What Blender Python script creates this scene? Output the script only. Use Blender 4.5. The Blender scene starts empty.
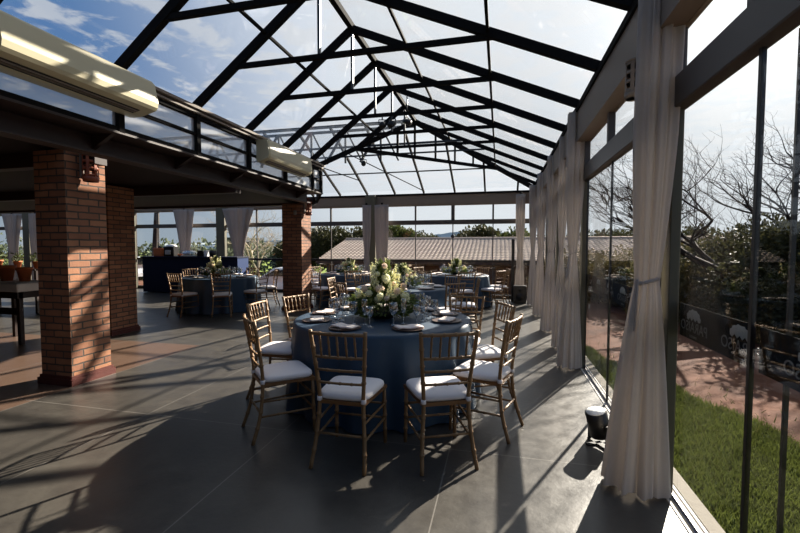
import bpy, math, random
import numpy as np
from mathutils import Vector, Matrix
random.seed(7); rng = np.random.default_rng(11)
PI = math.pi
D = bpy.data
col = bpy.context.scene.collection

# ------------------------------------------------------------------ materials
def lin(c):
    return tuple(((v/255)/12.92 if v/255 <= .04045 else ((v/255+.055)/1.055)**2.4) for v in c)

def nodes(m):
    m.use_nodes = True
    return m.node_tree.nodes, m.node_tree.links

def mat(name, rgb, rough=.6, metal=0., spec=.5, var=.12, scale=6., bump=0., bscale=60., trans=0., coat=0., detail=4):
    """principled material whose colour drifts with a noise; trans adds light through thin stuff"""
    m = D.materials.new(name); n, l = nodes(m)
    b = n['Principled BSDF']
    c = lin(rgb)
    tc = n.new('ShaderNodeTexCoord'); nz = n.new('ShaderNodeTexNoise')
    nz.inputs['Scale'].default_value = scale; nz.inputs['Detail'].default_value = detail
    l.new(tc.outputs['Object'], nz.inputs['Vector'])
    mx = n.new('ShaderNodeMix'); mx.data_type = 'RGBA'
    mx.inputs[6].default_value = tuple(v*(1-var) for v in c)+(1,)
    mx.inputs[7].default_value = tuple(min(1, v*(1+var)) for v in c)+(1,)
    l.new(nz.outputs['Fac'], mx.inputs[0])
    l.new(mx.outputs[2], b.inputs['Base Color'])
    b.inputs['Roughness'].default_value = rough; b.inputs['Metallic'].default_value = metal
    b.inputs['Specular IOR Level'].default_value = spec
    b.inputs['Coat Weight'].default_value = coat
    if bump:
        n2 = n.new('ShaderNodeTexNoise'); n2.inputs['Scale'].default_value = bscale; n2.inputs['Detail'].default_value = 3
        l.new(tc.outputs['Object'], n2.inputs['Vector'])
        bp = n.new('ShaderNodeBump'); bp.inputs['Strength'].default_value = bump; bp.inputs['Distance'].default_value = .01
        l.new(n2.outputs['Fac'], bp.inputs['Height']); l.new(bp.outputs[0], b.inputs['Normal'])
    if trans:
        t = n.new('ShaderNodeBsdfTranslucent'); l.new(mx.outputs[2], t.inputs['Color'])
        ms = n.new('ShaderNodeMixShader'); ms.inputs[0].default_value = trans
        o = n['Material Output']
        l.new(b.outputs[0], ms.inputs[1]); l.new(t.outputs[0], ms.inputs[2]); l.new(ms.outputs[0], o.inputs['Surface'])
    return m

def glass_mat(name, tint=(.97, .98, .98), refl=.9, rough=0., base=.04, pw=5.):
    m = D.materials.new(name); n, l = nodes(m)
    n.remove(n['Principled BSDF']); o = n['Material Output']
    t = n.new('ShaderNodeBsdfTransparent'); t.inputs[0].default_value = tint+(1,)
    g = n.new('ShaderNodeBsdfGlossy'); g.inputs['Roughness'].default_value = rough
    f = n.new('ShaderNodeLayerWeight'); f.inputs['Blend'].default_value = .5
    p = n.new('ShaderNodeMath'); p.operation = 'POWER'; p.inputs[1].default_value = pw
    l.new(f.outputs['Facing'], p.inputs[0])
    k = n.new('ShaderNodeMath'); k.operation = 'MULTIPLY_ADD'; k.inputs[1].default_value = refl; k.inputs[2].default_value = base*refl
    l.new(p.outputs[0], k.inputs[0])
    ms = n.new('ShaderNodeMixShader')
    l.new(k.outputs[0], ms.inputs[0]); l.new(t.outputs[0], ms.inputs[1]); l.new(g.outputs[0], ms.inputs[2])
    l.new(ms.outputs[0], o.inputs['Surface'])
    return m

def frosted(name, rgb, clear):
    m = mat(name, rgb, .6, 0, .3, .03, 3, trans=.35); n, l = nodes(m); o = n['Material Output']
    src = o.inputs['Surface'].links[0].from_socket
    t = n.new('ShaderNodeBsdfTransparent'); ms = n.new('ShaderNodeMixShader'); ms.inputs[0].default_value = clear
    l.new(src, ms.inputs[1]); l.new(t.outputs[0], ms.inputs[2]); l.new(ms.outputs[0], o.inputs['Surface'])
    return m

def brick_mat(name, c1, c2, mortar):
    m = D.materials.new(name); n, l = nodes(m); b = n['Principled BSDF']
    tc = n.new('ShaderNodeTexCoord'); sp = n.new('ShaderNodeSeparateXYZ'); cb = n.new('ShaderNodeCombineXYZ')
    ad = n.new('ShaderNodeMath'); ad.operation = 'ADD'
    l.new(tc.outputs['Object'], sp.inputs[0]); l.new(sp.outputs[0], ad.inputs[0]); l.new(sp.outputs[1], ad.inputs[1])
    l.new(ad.outputs[0], cb.inputs[0]); l.new(sp.outputs[2], cb.inputs[1])
    wob = n.new('ShaderNodeTexNoise'); wob.inputs['Scale'].default_value = 9
    l.new(tc.outputs['Object'], wob.inputs['Vector'])
    vm = n.new('ShaderNodeVectorMath'); vm.operation = 'MULTIPLY_ADD'
    vm.inputs[1].default_value = (.014, .014, 0)
    l.new(wob.outputs['Color'], vm.inputs[0]); l.new(cb.outputs[0], vm.inputs[2])
    br = n.new('ShaderNodeTexBrick'); br.offset = .5
    br.inputs['Scale'].default_value = 1; br.inputs['Brick Width'].default_value = .235; br.inputs['Row Height'].default_value = .074
    br.inputs['Mortar Size'].default_value = .009; br.inputs['Mortar Smooth'].default_value = .3; br.inputs['Bias'].default_value = -.1
    br.inputs['Color1'].default_value = lin(c1)+(1,); br.inputs['Color2'].default_value = lin(c2)+(1,); br.inputs['Mortar'].default_value = lin(mortar)+(1,)
    l.new(vm.outputs[0], br.inputs['Vector'])
    nz = n.new('ShaderNodeTexNoise'); nz.inputs['Scale'].default_value = 5; nz.inputs['Detail'].default_value = 6
    l.new(tc.outputs['Object'], nz.inputs['Vector'])
    mr = n.new('ShaderNodeMapRange'); mr.inputs[3].default_value = .6; mr.inputs[4].default_value = 1.35
    l.new(nz.outputs['Fac'], mr.inputs[0])
    mu = n.new('ShaderNodeVectorMath'); mu.operation = 'SCALE'
    l.new(br.outputs['Color'], mu.inputs[0]); l.new(mr.outputs[0], mu.inputs['Scale'])
    l.new(mu.outputs[0], b.inputs['Base Color'])
    b.inputs['Roughness'].default_value = .85
    bp = n.new('ShaderNodeBump'); bp.inputs['Strength'].default_value = .8; bp.inputs['Distance'].default_value = .012
    iv = n.new('ShaderNodeMath'); iv.operation = 'SUBTRACT'; iv.inputs[0].default_value = 1
    l.new(br.outputs['Fac'], iv.inputs[1])
    n2 = n.new('ShaderNodeTexNoise'); n2.inputs['Scale'].default_value = 70
    l.new(tc.outputs['Object'], n2.inputs['Vector'])
    a2 = n.new('ShaderNodeMath'); a2.operation = 'MULTIPLY_ADD'; a2.inputs[1].default_value = .3
    l.new(n2.outputs['Fac'], a2.inputs[0]); l.new(iv.outputs[0], a2.inputs[2])
    l.new(a2.outputs[0], bp.inputs['Height']); l.new(bp.outputs[0], b.inputs['Normal'])
    return m

def floor_mat():
    m = D.materials.new('polished concrete'); n, l = nodes(m); b = n['Principled BSDF']
    tc = n.new('ShaderNodeTexCoord')
    def noise(s, d=6, r=.6):
        z = n.new('ShaderNodeTexNoise'); z.inputs['Scale'].default_value = s; z.inputs['Detail'].default_value = d; z.inputs['Roughness'].default_value = r
        l.new(tc.outputs['Object'], z.inputs['Vector']); return z
    big = noise(.9); mid = noise(5, 8, .7)
    ramp = n.new('ShaderNodeValToRGB')
    ramp.color_ramp.elements[0].position = .32; ramp.color_ramp.elements[0].color = lin((50, 47, 45))+(1,)
    ramp.color_ramp.elements[1].position = .7; ramp.color_ramp.elements[1].color = lin((80, 76, 69))+(1,)
    av = n.new('ShaderNodeMath'); av.operation = 'MULTIPLY_ADD'; av.inputs[1].default_value = .45
    hv = n.new('ShaderNodeMath'); hv.operation = 'MULTIPLY'; hv.inputs[1].default_value = .55
    l.new(mid.outputs['Fac'], hv.inputs[0]); l.new(big.outputs['Fac'], av.inputs[0]); l.new(hv.outputs[0], av.inputs[2])
    l.new(av.outputs[0], ramp.inputs[0])
    # sawn joints
    sp = n.new('ShaderNodeSeparateXYZ'); l.new(tc.outputs['Object'], sp.inputs[0])
    def joint(sock, period, off):
        a = n.new('ShaderNodeMath'); a.operation = 'ADD'; a.inputs[1].default_value = off
        l.new(sock, a.inputs[0])
        p = n.new('ShaderNodeMath'); p.operation = 'PINGPONG'; p.inputs[1].default_value = period/2
        l.new(a.outputs[0], p.inputs[0])
        g = n.new('ShaderNodeMath'); g.operation = 'LESS_THAN'; g.inputs[1].default_value = .004
        l.new(p.outputs[0], g.inputs[0]); return g.outputs[0]
    jx = joint(sp.outputs[0], 1.33, .34); jy = joint(sp.outputs[1], 2.66, -2.93)
    mxj = n.new('ShaderNodeMath'); mxj.operation = 'MAXIMUM'; l.new(jx, mxj.inputs[0]); l.new(jy, mxj.inputs[1])
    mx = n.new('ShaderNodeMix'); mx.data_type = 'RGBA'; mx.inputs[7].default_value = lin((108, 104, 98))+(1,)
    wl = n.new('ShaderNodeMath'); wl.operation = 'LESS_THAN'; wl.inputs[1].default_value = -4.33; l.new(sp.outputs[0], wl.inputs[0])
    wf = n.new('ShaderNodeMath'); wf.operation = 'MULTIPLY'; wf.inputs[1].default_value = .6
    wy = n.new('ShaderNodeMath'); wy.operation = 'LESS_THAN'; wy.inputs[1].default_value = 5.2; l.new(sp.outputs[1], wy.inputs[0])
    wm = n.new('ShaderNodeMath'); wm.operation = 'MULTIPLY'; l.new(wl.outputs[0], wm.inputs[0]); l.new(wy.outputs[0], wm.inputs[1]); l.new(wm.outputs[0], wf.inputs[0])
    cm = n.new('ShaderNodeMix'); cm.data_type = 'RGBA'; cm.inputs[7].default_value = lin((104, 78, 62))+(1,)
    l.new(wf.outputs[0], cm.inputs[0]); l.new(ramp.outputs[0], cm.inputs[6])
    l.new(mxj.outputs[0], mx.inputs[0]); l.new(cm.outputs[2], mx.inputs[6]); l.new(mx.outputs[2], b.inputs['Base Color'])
    rr = n.new('ShaderNodeMapRange'); rr.inputs[3].default_value = .2; rr.inputs[4].default_value = .46
    l.new(mid.outputs['Fac'], rr.inputs[0]); l.new(rr.outputs[0], b.inputs['Roughness'])
    b.inputs['Specular IOR Level'].default_value = .6
    bp = n.new('ShaderNodeBump'); bp.inputs['Strength'].default_value = .12; bp.inputs['Distance'].default_value = .01
    n3 = noise(25, 5); l.new(n3.outputs['Fac'], bp.inputs['Height']); l.new(bp.outputs[0], b.inputs['Normal'])
    return m

def ground_mat():
    """red dirt with patches of dry leaves; green turf farther out on the left"""
    m = D.materials.new('earth'); n, l = nodes(m); b = n['Principled BSDF']
    tc = n.new('ShaderNodeTexCoord')
    nz = n.new('ShaderNodeTexNoise'); nz.inputs['Scale'].default_value = 1.6; nz.inputs['Detail'].default_value = 9; nz.inputs['Roughness'].default_value = .7
    l.new(tc.outputs['Object'], nz.inputs['Vector'])
    r = n.new('ShaderNodeValToRGB')
    r.color_ramp.elements[0].position = .3; r.color_ramp.elements[0].color = lin((60, 39, 32))+(1,)
    r.color_ramp.elements[1].position = .72; r.color_ramp.elements[1].color = lin((116, 78, 60))+(1,)
    l.new(nz.outputs['Fac'], r.inputs[0])
    sp = n.new('ShaderNodeSeparateXYZ'); l.new(tc.outputs['Object'], sp.inputs[0])
    mr = n.new('ShaderNodeMapRange'); mr.inputs[1].default_value = 19; mr.inputs[2].default_value = 23
    l.new(sp.outputs[1], mr.inputs[0])
    mx = n.new('ShaderNodeMix'); mx.data_type = 'RGBA'; mx.inputs[7].default_value = lin((112, 128, 58))+(1,)
    l.new(mr.outputs[0], mx.inputs[0]); l.new(r.outputs[0], mx.inputs[6])
    l.new(mx.outputs[2], b.inputs['Base Color']); b.inputs['Roughness'].default_value = .95; b.inputs['Specular IOR Level'].default_value = .1
    bp = n.new('ShaderNodeBump'); bp.inputs['Strength'].default_value = .7; bp.inputs['Distance'].default_value = .05
    l.new(nz.outputs['Fac'], bp.inputs['Height']); l.new(bp.outputs[0], b.inputs['Normal'])
    return m

M = dict(
    steel=mat('dark painted steel', (27, 26, 26), .85, 0., .05, .08, 12),
    post=mat('semi gloss dark steel', (60, 58, 56), .35, 0., .5, .08, 12),
    girder=mat('grey galvanised steel', (66, 70, 74), .8, 0, .1),
    brown=mat('dark brown steel beam', (42, 25, 21), .55, 0, .4, .15, 5),
    fascia=mat('taupe painted fascia', (128, 116, 104), .6, 0, .3, .06, 4),
    transom=mat('grey brown aluminium', (72, 66, 62), .4, .1, .5, .08, 8),
    black=mat('black aluminium', (24, 22, 22), .35, .1, .5, .1, 10),
    olive=mat('olive grey painted post', (92, 88, 72), .5, 0, .4, .06, 5),
    alu=mat('raw aluminium track', (176, 172, 168), .6, 0, .2, .05, 20),
    kerb=mat('cast concrete kerb', (128, 122, 112), .85, 0, .2, .15, 14, .3),
    panel=frosted('white frosted panel', (222, 222, 220), .58),
    floor=floor_mat(), earth=ground_mat(),
    brick=brick_mat('red brick', (150, 102, 72), (112, 70, 50), (66, 56, 48)),
    plinth=mat('dark red painted plinth', (82, 40, 34), .6, 0, .3, .2, 12, .2),
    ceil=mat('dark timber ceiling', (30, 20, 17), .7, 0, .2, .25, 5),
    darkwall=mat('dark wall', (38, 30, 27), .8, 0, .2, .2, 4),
    cream=mat('cream plastic', (186, 178, 148), .4, 0, .4, .03, 4),
    vent=mat('dark vent slot', (30, 28, 26), .6),
    curtain=mat('beige curtain linen', (202, 194, 186), .9, 0, .1, .05, 30, .25, 400, trans=.32),
    curtaingrey=mat('grey beige curtain linen', (172, 162, 156), .9, 0, .1, .05, 30, .25, 400, trans=.22),
    gold=mat('antique gold painted wood', (124, 94, 60), .5, .15, .5, .18, 18),
    seatwood=mat('gold painted seat wood', (120, 84, 50), .45, .2, .5, .15, 18),
    cushion=mat('white cushion fabric', (224, 218, 216), .85, 0, .15, .04, 12, .15, 300),
    cloth=mat('navy blue tablecloth', (29, 56, 78), .55, 0, .5, .07, 4, .12, 500),
    cloth2=mat('deep navy counter cloth', (18, 26, 50), .75, 0, .2, .08, 4, .12, 500),
    sunlitcloth=mat('sunlit blue cloth', (22, 48, 92), .7, 0, .2, .05, 4),  # counter cloth with sunlight painted in as a brighter blue
    rattan=mat('dark brown charger plate', (72, 48, 40), .45, 0, .45, .2, 25, .2, 120),
    napkin=mat('off white napkin linen', (244, 228, 216), .85, 0, .15, .05, 10, .2, 200),
    glassware=glass_mat('drinking glass', (.90, .92, .93), .9, .05, .15, 1.8),
    pane=glass_mat('window glass', (.98, .985, .985), .55),
    roofpane=glass_mat('roof glass', (.99, .993, .995), .5),
    foliage=mat('arrangement foliage', (92, 104, 54), .6, 0, .3, .4, 14, trans=.3),
    petal=mat('white green petals', (252, 248, 214), .7, 0, .2, .08, 30, .5, 150, trans=.35),
    petalpink=mat('blush petals', (246, 226, 204), .7, 0, .2, .06, 30, .5, 150, trans=.2),
    spike=mat('cream flower spike', (250, 246, 206), .7, 0, .2, .15, 30, trans=.35),
    leafdark=mat('dark evergreen leaves', (66, 66, 42), .6, 0, .25, .4, .9, trans=.2),
    leafmid=mat('mid green leaves', (74, 82, 44), .6, 0, .25, .35, .9, trans=.25),
    leafbrown=mat('dry brown green leaves', (92, 84, 52), .7, 0, .2, .35, 1.2, trans=.2),
    grass=mat('lawn blades', (84, 92, 44), .7, 0, .1, .35, 3, trans=.3),
    turf=mat('lawn soil', (62, 76, 34), .95, 0, .1, .3, 8),
    bark=mat('dark bark', (40, 32, 30), .9, 0, .2, .25, 15, .4),
    barkpale=mat('pale bark', (170, 156, 138), .9, 0, .2, .2, 8),
    tile=mat('weathered clay roof tile', (190, 172, 156), .9, 0, .1, .28, 2.2, .3, 14),
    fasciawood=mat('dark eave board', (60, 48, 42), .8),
    plaster=mat('brown plaster wall', (96, 76, 62), .9, 0, .1, .2, 2),  # even brown of the wall under the eaves
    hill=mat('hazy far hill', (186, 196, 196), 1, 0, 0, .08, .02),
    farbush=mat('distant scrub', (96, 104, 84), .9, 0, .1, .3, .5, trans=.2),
    copper=mat('copper brown terracotta', (142, 74, 48), .5, 0, .4, .15, 8),
    orange=mat('orange terracotta pot', (188, 104, 62), .7, 0, .3, .12, 8),
    white=mat('white enamel', (232, 232, 232), .4, 0, .5, .02, 4),
    carwhite=mat('white car paint', (222, 226, 232), .25, 0, .5, .01, 2, coat=.6),
    carglass=mat('dark car glass', (24, 28, 32), .1, 0, .6, .05, 2),
    tyre=mat('black rubber', (22, 22, 22), .8),
    band=mat('black sign film', (12, 12, 13), .9, 0, .05, .1, 5),
    letter=mat('grey sign lettering', (96, 98, 98), .5, 0, .4, .15, 20),
    emblem=mat('light grey emblem', (134, 140, 142), .5, 0, .4, .25, 25),
    lens=mat('bright reflector', (240, 240, 236), .2, 0, .6, .02, 4),
    console=mat('dark stained wood', (44, 30, 24), .5, 0, .4, .2, 10),
    whitecloth=mat('white table runner', (206, 200, 192), .8, 0, .2, .05, 10, .1, 200),
)

# ------------------------------------------------------------------ mesh helper
class MB:
    def __init__(s): s.v = []; s.f = []; s.sm = []
    def add(s, vs, fs, smooth=False):
        o = len(s.v); s.v += [tuple(p) for p in vs]
        for f in fs: s.f.append([i+o for i in f]); s.sm.append(smooth)
        return s
    def box(s, x0, x1, y0, y1, z0, z1, b=0.):
        if b <= 0:
            vs = [(x, y, z) for z in (z0, z1) for y in (y0, y1) for x in (x0, x1)]
            return s.add(vs, [(0, 2, 3, 1), (4, 5, 7, 6), (0, 1, 5, 4), (2, 6, 7, 3), (0, 4, 6, 2), (1, 3, 7, 5)])
        # chamfered box
        X = (x0, x1); Y = (y0, y1); Z = (z0, z1); vs = []; idx = {}
        for i in (0, 1):
            for j in (0, 1):
                for k in (0, 1):
                    sx, sy, sz = (1-2*i), (1-2*j), (1-2*k)
                    for a in range(3):
                        p = [X[i]+sx*b, Y[j]+sy*b, Z[k]+sz*b]; p[a] = (X[i], Y[j], Z[k])[a]
                        idx[i, j, k, a] = len(vs); vs.append(p)
        fs = []
        for a in range(3):
            o1, o2 = [q for q in range(3) if q != a]
            for e in (0, 1):
                loop = []
                for u, w in ((0, 0), (1, 0), (1, 1), (0, 1)):
                    t = [0, 0, 0]; t[a] = e; t[o1] = u; t[o2] = w; loop.append(idx[t[0], t[1], t[2], a])
                fs.append(loop)
            for u in (0, 1):
                for w in (0, 1):
                    t0 = [0, 0, 0]; t0[o1] = u; t0[o2] = w; t1 = list(t0); t1[a] = 1
                    fs.append([idx[(*t0, o1)], idx[(*t1, o1)], idx[(*t1, o2)], idx[(*t0, o2)]])
        for i in (0, 1):
            for j in (0, 1):
                for k in (0, 1): fs.append([idx[i, j, k, 0], idx[i, j, k, 1], idx[i, j, k, 2]])
        return s.add(vs, fs)
    def beam(s, p, q, w, h, up=(0, 0, 1)):
        p = Vector(p); q = Vector(q); d = (q-p).normalized(); u = Vector(up)
        if abs(d.dot(u)) > .98: u = Vector((0, 1, 0))
        r = d.cross(u).normalized(); u = r.cross(d).normalized()
        vs = []
        for c in (p, q):
            for a, b in ((-1, -1), (1, -1), (1, 1), (-1, 1)): vs.append(c+r*(a*w/2)+u*(b*h/2))
        return s.add(vs, [(3, 2, 1, 0), (4, 5, 6, 7), (0, 1, 5, 4), (1, 2, 6, 5), (2, 3, 7, 6), (3, 0, 4, 7)])
    def tube(s, pts, rad, n=8, caps=True, smooth=True):
        pts = [Vector(p) for p in pts]; m = len(pts)
        if not hasattr(rad, '__len__'): rad = [rad]*m
        ref = None; vs = []
        for i, p in enumerate(pts):
            d = (pts[min(i+1, m-1)]-pts[max(i-1, 0)]).normalized()
            if ref is None: ref = Vector((0, 0, 1)) if abs(d.z) < .9 else Vector((1, 0, 0))
            r = (ref-d*ref.dot(d)).normalized(); ref = r; u = d.cross(r)
            for k in range(n):
                a = 2*PI*k/n; vs.append(p+(r*math.cos(a)+u*math.sin(a))*rad[i])
        fs = [(i*n+k, i*n+(k+1) % n, (i+1)*n+(k+1) % n, (i+1)*n+k) for i in range(m-1) for k in range(n)]
        if caps: fs += [tuple(range(n))[::-1], tuple(range((m-1)*n, m*n))]
        return s.add(vs, fs, smooth)
    def lathe(s, prof, n=20, c=(0, 0, 0), smooth=True, sx=1, sy=1):
        vs = []; fs = []; m = len(prof)
        for r, z in prof:
            for k in range(n):
                a = 2*PI*k/n; vs.append((c[0]+r*math.cos(a)*sx, c[1]+r*math.sin(a)*sy, c[2]+z))
        for i in range(m-1):
            for k in range(n): fs.append((i*n+k, i*n+(k+1) % n, (i+1)*n+(k+1) % n, (i+1)*n+k))
        fs += [tuple(range(n))[::-1], tuple(range((m-1)*n, m*n))]
        return s.add(vs, fs, smooth)
    def prism(s, poly, axis, a0, a1):
        """poly: 2-D outline in the two other axes, extruded along axis from a0 to a1"""
        n = len(poly); vs = []
        for a in (a0, a1):
            for u, w in poly:
                p = [u, w]; p.insert(axis, a); vs.append(tuple(p))
        fs = [tuple(range(n))[::-1], tuple(range(n, 2*n))]+[(i, (i+1) % n, n+(i+1) % n, n+i) for i in range(n)]
        return s.add(vs, fs)
    def build(s, name, m, parent=None, loc=None, fix=True):
        me = D.meshes.new(name); me.from_pydata(s.v, [], s.f)
        me.polygons.foreach_set('use_smooth', s.sm)
        me.materials.append(m); me.update()
        if fix and len(s.f) < 30000:
            import bmesh
            bm = bmesh.new(); bm.from_mesh(me); bmesh.ops.recalc_face_normals(bm, faces=bm.faces); bm.to_mesh(me); bm.free()
        o = D.objects.new(name, me); col.objects.link(o)
        if parent: o.parent = parent
        if loc: o.location = loc
        return o

def tag(o, label=None, cat=None, group=None, kind=None):
    if label: o['label'] = label
    if cat: o['category'] = cat
    if group: o['group'] = group
    if kind: o['kind'] = kind
    return o
def thing(name, label, cat, loc=(0, 0, 0), rz=0, group=None):
    o = D.objects.new(name, None); o.empty_display_size = .1; col.objects.link(o); o.location = loc; o.rotation_euler = (0, 0, rz)
    return tag(o, label, cat, group)
def struct(name, loc=(0, 0, 0)):
    o = D.objects.new(name, None); col.objects.link(o); o.location = loc; o['kind'] = 'structure'; return o
def sb(name, m, mb, parent=None):
    o = mb.build(name, m, parent)
    if parent is None: o['kind'] = 'structure'
    return o
def dup(root, loc, rz, label, group=None, scale=None):
    r = root.copy(); col.objects.link(r); r.location = loc; r.rotation_euler = (0, 0, rz); r['label'] = label
    if group: r['group'] = group
    if scale: r.scale = (scale,)*3 if not hasattr(scale, '__len__') else scale
    for ch in list(root.children):
        c = ch.copy(); col.objects.link(c); c.parent = r
        for g in list(ch.children):
            d = g.copy(); col.objects.link(d); d.parent = c
    return r

# ------------------------------------------------------------------ key dimensions (metres)
XL, XR, XG, XC = -3.46, .90, 1.00, 1.09      # left eave, right eave, glass plane, kerb outer edge
XRG, ZR, ZE, ZT = -1.9, 4.3, 3.1, 3.5        # ridge x and height, eave, tie height
YF, YI, YA = 12.05, 7.6, 9.24                # far wall, inner corner, ridge end
BAY = 1.02
YT = [1.13+1.012*i for i in range(8)]          # 1.07 2.09 3.11 4.13 5.15 6.17 7.19 8.21
SUN_AZ, SUN_EL = math.radians(25.8), math.radians(26.0)
SUN = Vector((math.sin(SUN_AZ)*math.cos(SUN_EL), math.cos(SUN_AZ)*math.cos(SUN_EL), math.sin(SUN_EL)))

# ------------------------------------------------------------------ setting: floor, ground, walls
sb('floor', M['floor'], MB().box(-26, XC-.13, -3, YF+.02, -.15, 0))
# sliding door track, kerb
tr = struct('trim_1')
MB().box(XC-.13, XC-.03, -3, YF+.1, -.15, -.012).build('track_bed', M['black'], tr)
for i in range(4):
    x = XC-.130+i*.0265
    MB().box(x, x+.0155, -3, YF+.1, -.012, .006).build('track_rail', M['alu'], tr)
sb('trim_2', M['kerb'], MB().box(XC-.03, XC+.05, -3, YF+.2, -.2, .008))
sb('trim_3', M['kerb'], MB().box(-26, XC-.03, YF+.02, YF+.2, -.2, .004))

def hgt(x, y):
    z = -.10
    d = max(0., y-13)
    k = min(1., max(0., (x+10.5)/2.5))*min(1., max(0., (9-x)/2))
    z -= k*min(2.2, d*.5)
    if x < -9: z -= min(1.2, max(0., (y-15))*.06)
    z += .03*math.sin(x*1.7)*math.sin(y*1.3)
    if y > 60: z += 0
    return z
def grid_mesh(xs, ys, hf):
    mb = MB(); nx, ny = len(xs), len(ys)
    vs = [(x, y, hf(x, y)) for y in ys for x in xs]
    fs = [(j*nx+i, j*nx+i+1, (j+1)*nx+i+1, (j+1)*nx+i) for j in range(ny-1) for i in range(nx-1)]
    return mb.add(vs, fs, True)
xs = list(np.linspace(-160, -30, 20))+list(np.linspace(-28, 26, 90))+list(np.linspace(32, 160, 18))
ys = list(np.linspace(-6, 30, 60))+list(np.linspace(32, 60, 12))+list(np.linspace(70, 260, 12))
def under(x, y):
    z = hgt(x, y)
    return min(z, -.25) if (-27 < x < 1.12 and -4 < y < 12.3) else z
gd = grid_mesh(xs, ys, under).build('ground', M['earth'], fix=False); gd['kind'] = 'structure'
# grass strip: soil bed and blades
def grass_edge(y):
    pts = [(-3, 4.4), (.5, 3.6), (2.4, 2.75), (3.7, 2.25), (4.5, 2.0), (5.0, 1.9), (5.65, 1.6), (6.45, 1.28), (7.2, 1.14)]
    for (a, xa), (b, xb) in zip(pts, pts[1:]):
        if a <= y <= b: return xa+(xb-xa)*(y-a)/(b-a)
    return 1.14 if y > 7 else 4.4
yy = list(np.linspace(-3, 7.2, 52)); mb = MB()
for i, y in enumerate(yy):
    e = grass_edge(y)+.06*math.sin(y*5)
    mb.v += [(1.14, y, -.06), (e, y, -.06)]
mb.f = [[2*i, 2*i+1, 2*i+3, 2*i+2] for i in range(len(yy)-1)]; mb.sm = [False]*len(mb.f)
lw = mb.build('lawn', M['turf'], fix=False); lw['kind'] = 'structure'
N = 90000; mb = MB(); V = []; F = []
k = 0
while k < N:
    y = random.uniform(-.5, 7.1); x = random.uniform(1.15, 4.2)
    if x > grass_edge(y)+.07*math.sin(y*5)+.05*random.random(): 
        if random.random() < .993: continue
        if x > grass_edge(y)+.5: continue
    h = random.uniform(.03, .07)*(1 if y > 2 else 1.1); a = random.uniform(0, 2*PI); w = random.uniform(.003, .006)
    lx, ly = random.gauss(0, .025), random.gauss(0, .025); cx, sx_ = math.cos(a)*w, math.sin(a)*w
    o = len(V); V += [(x-cx, y-sx_, -.06), (x+cx, y+sx_, -.06), (x+lx, y+ly, -.06+h)]; F.append((o, o+1, o+2)); k += 1
mb.v = V; mb.f = F; mb.sm = [False]*len(F)
g = mb.build('grass', M['grass'], fix=False); tag(g, 'short green lawn grass growing outside the glass wall', 'grass', kind='stuff')

# walls behind and to the far left, dark ceiling of the brick building
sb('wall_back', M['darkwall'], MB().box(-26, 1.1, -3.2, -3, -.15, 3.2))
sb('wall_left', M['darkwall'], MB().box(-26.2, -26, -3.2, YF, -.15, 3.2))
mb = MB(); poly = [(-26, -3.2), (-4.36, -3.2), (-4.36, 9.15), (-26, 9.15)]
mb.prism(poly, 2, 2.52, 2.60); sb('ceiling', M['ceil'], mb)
sb('ceiling_blocker', M['darkwall'], MB().box(-3.5, 1.1, -3.2, -.4, 3.12, 3.2))  # unseen opaque roof behind the camera, added to cut ambient light

# ------------------------------------------------------------------ brown eaves beam with gussets
bt = thing('eaves_beam', 'long dark brown steel beam with triangular brackets under the parapet on the left', 'beam')
mb = MB(); mb.box(-3.76, -3.72, -3, 7.5, 2.35, 2.53); mb.box(-3.80, -3.64, -3, 7.5, 2.335, 2.35); mb.beam((-3.74, 7.5, 2.44), (-4.30, 8.62, 2.44), .05, .18)
mb.build('web', M['brown'], bt)
mb = MB(); mb.prism([(-4.35, -3), (-3.76, -3), (-3.76, 7.5), (-4.28, 8.9), (-4.35, 9.1)], 2, 2.53, 2.536); mb.build('glazed_strip', M['roofpane'], bt)
mb = MB(); mb.box(-3.76, -3.42, -3, 7.62, 2.515, 2.535); mb.build('ledge', M['brown'], bt)
for y in [2.1, 3.12, 4.13, 5.15, 6.17, 7.1]:
    mb = MB(); mb.prism([(-3.73, 2.52), (-3.47, 2.52), (-3.56, 2.47), (-3.73, 2.38)], 1, y-.02, y+.02); mb.build('bracket', M['brown'], bt)
bt2 = thing('cross_beam', 'dark brown beam running away to the left from the far brick column', 'beam')
MB().box(-26, -4.3, 9.0, 9.14, 2.47, 2.62).build('web', M['brown'], bt2)
for y, nm in ((3.6, 'dark brown ceiling beam running left from the near brick column'), (6.0, 'dark brown ceiling beam over the second row brick column')):
    t = thing('ceiling_joist', nm, 'beam'); MB().box(-26, -4.2, y-.07, y+.07, 2.36, 2.56).build('web', M['brown'], t)

# parapet with frosted panels
pt = struct('parapet')
for y0, y1 in zip([-3]+YT[:-1], YT[:-1]+[YI]):
    if y1-y0 < .1: continue
mbf = MB()
py = [-1, .05]+YT[:7]+[YI]
for y in py[:-1]+[YI-.03]: mbf.box(-3.50, -3.42, y-.03, y+.03, 2.53, ZE)
mbf.box(-3.49, -3.43, -3, YI, 2.53, 2.58); mbf.box(-3.485, -3.435, -3, YI, 2.765, 2.795); mbf.box(-3.49, -3.43, -3, YI, 2.96, 3.0)
mbf.build('frame', M['steel'], pt)
mbg = MB(); mbg.box(-3.50, -3.38, -3, YI+.05, 3.055, 3.085); mbg.box(-3.47, -3.40, -3, YI, 3.01, 3.03)
mbg.build('gutter', M['fascia'], pt)
for y0, y1 in zip(py, py[1:]):
    MB().box(-3.475, -3.465, y0+.03, y1-.03, 2.58, 2.765).build('panel', M['panel'], pt)
    MB().box(-3.475, -3.465, y0+.03, y1-.03, 2.795, 2.96).build('panel', M['panel'], pt)
mb = MB()
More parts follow.
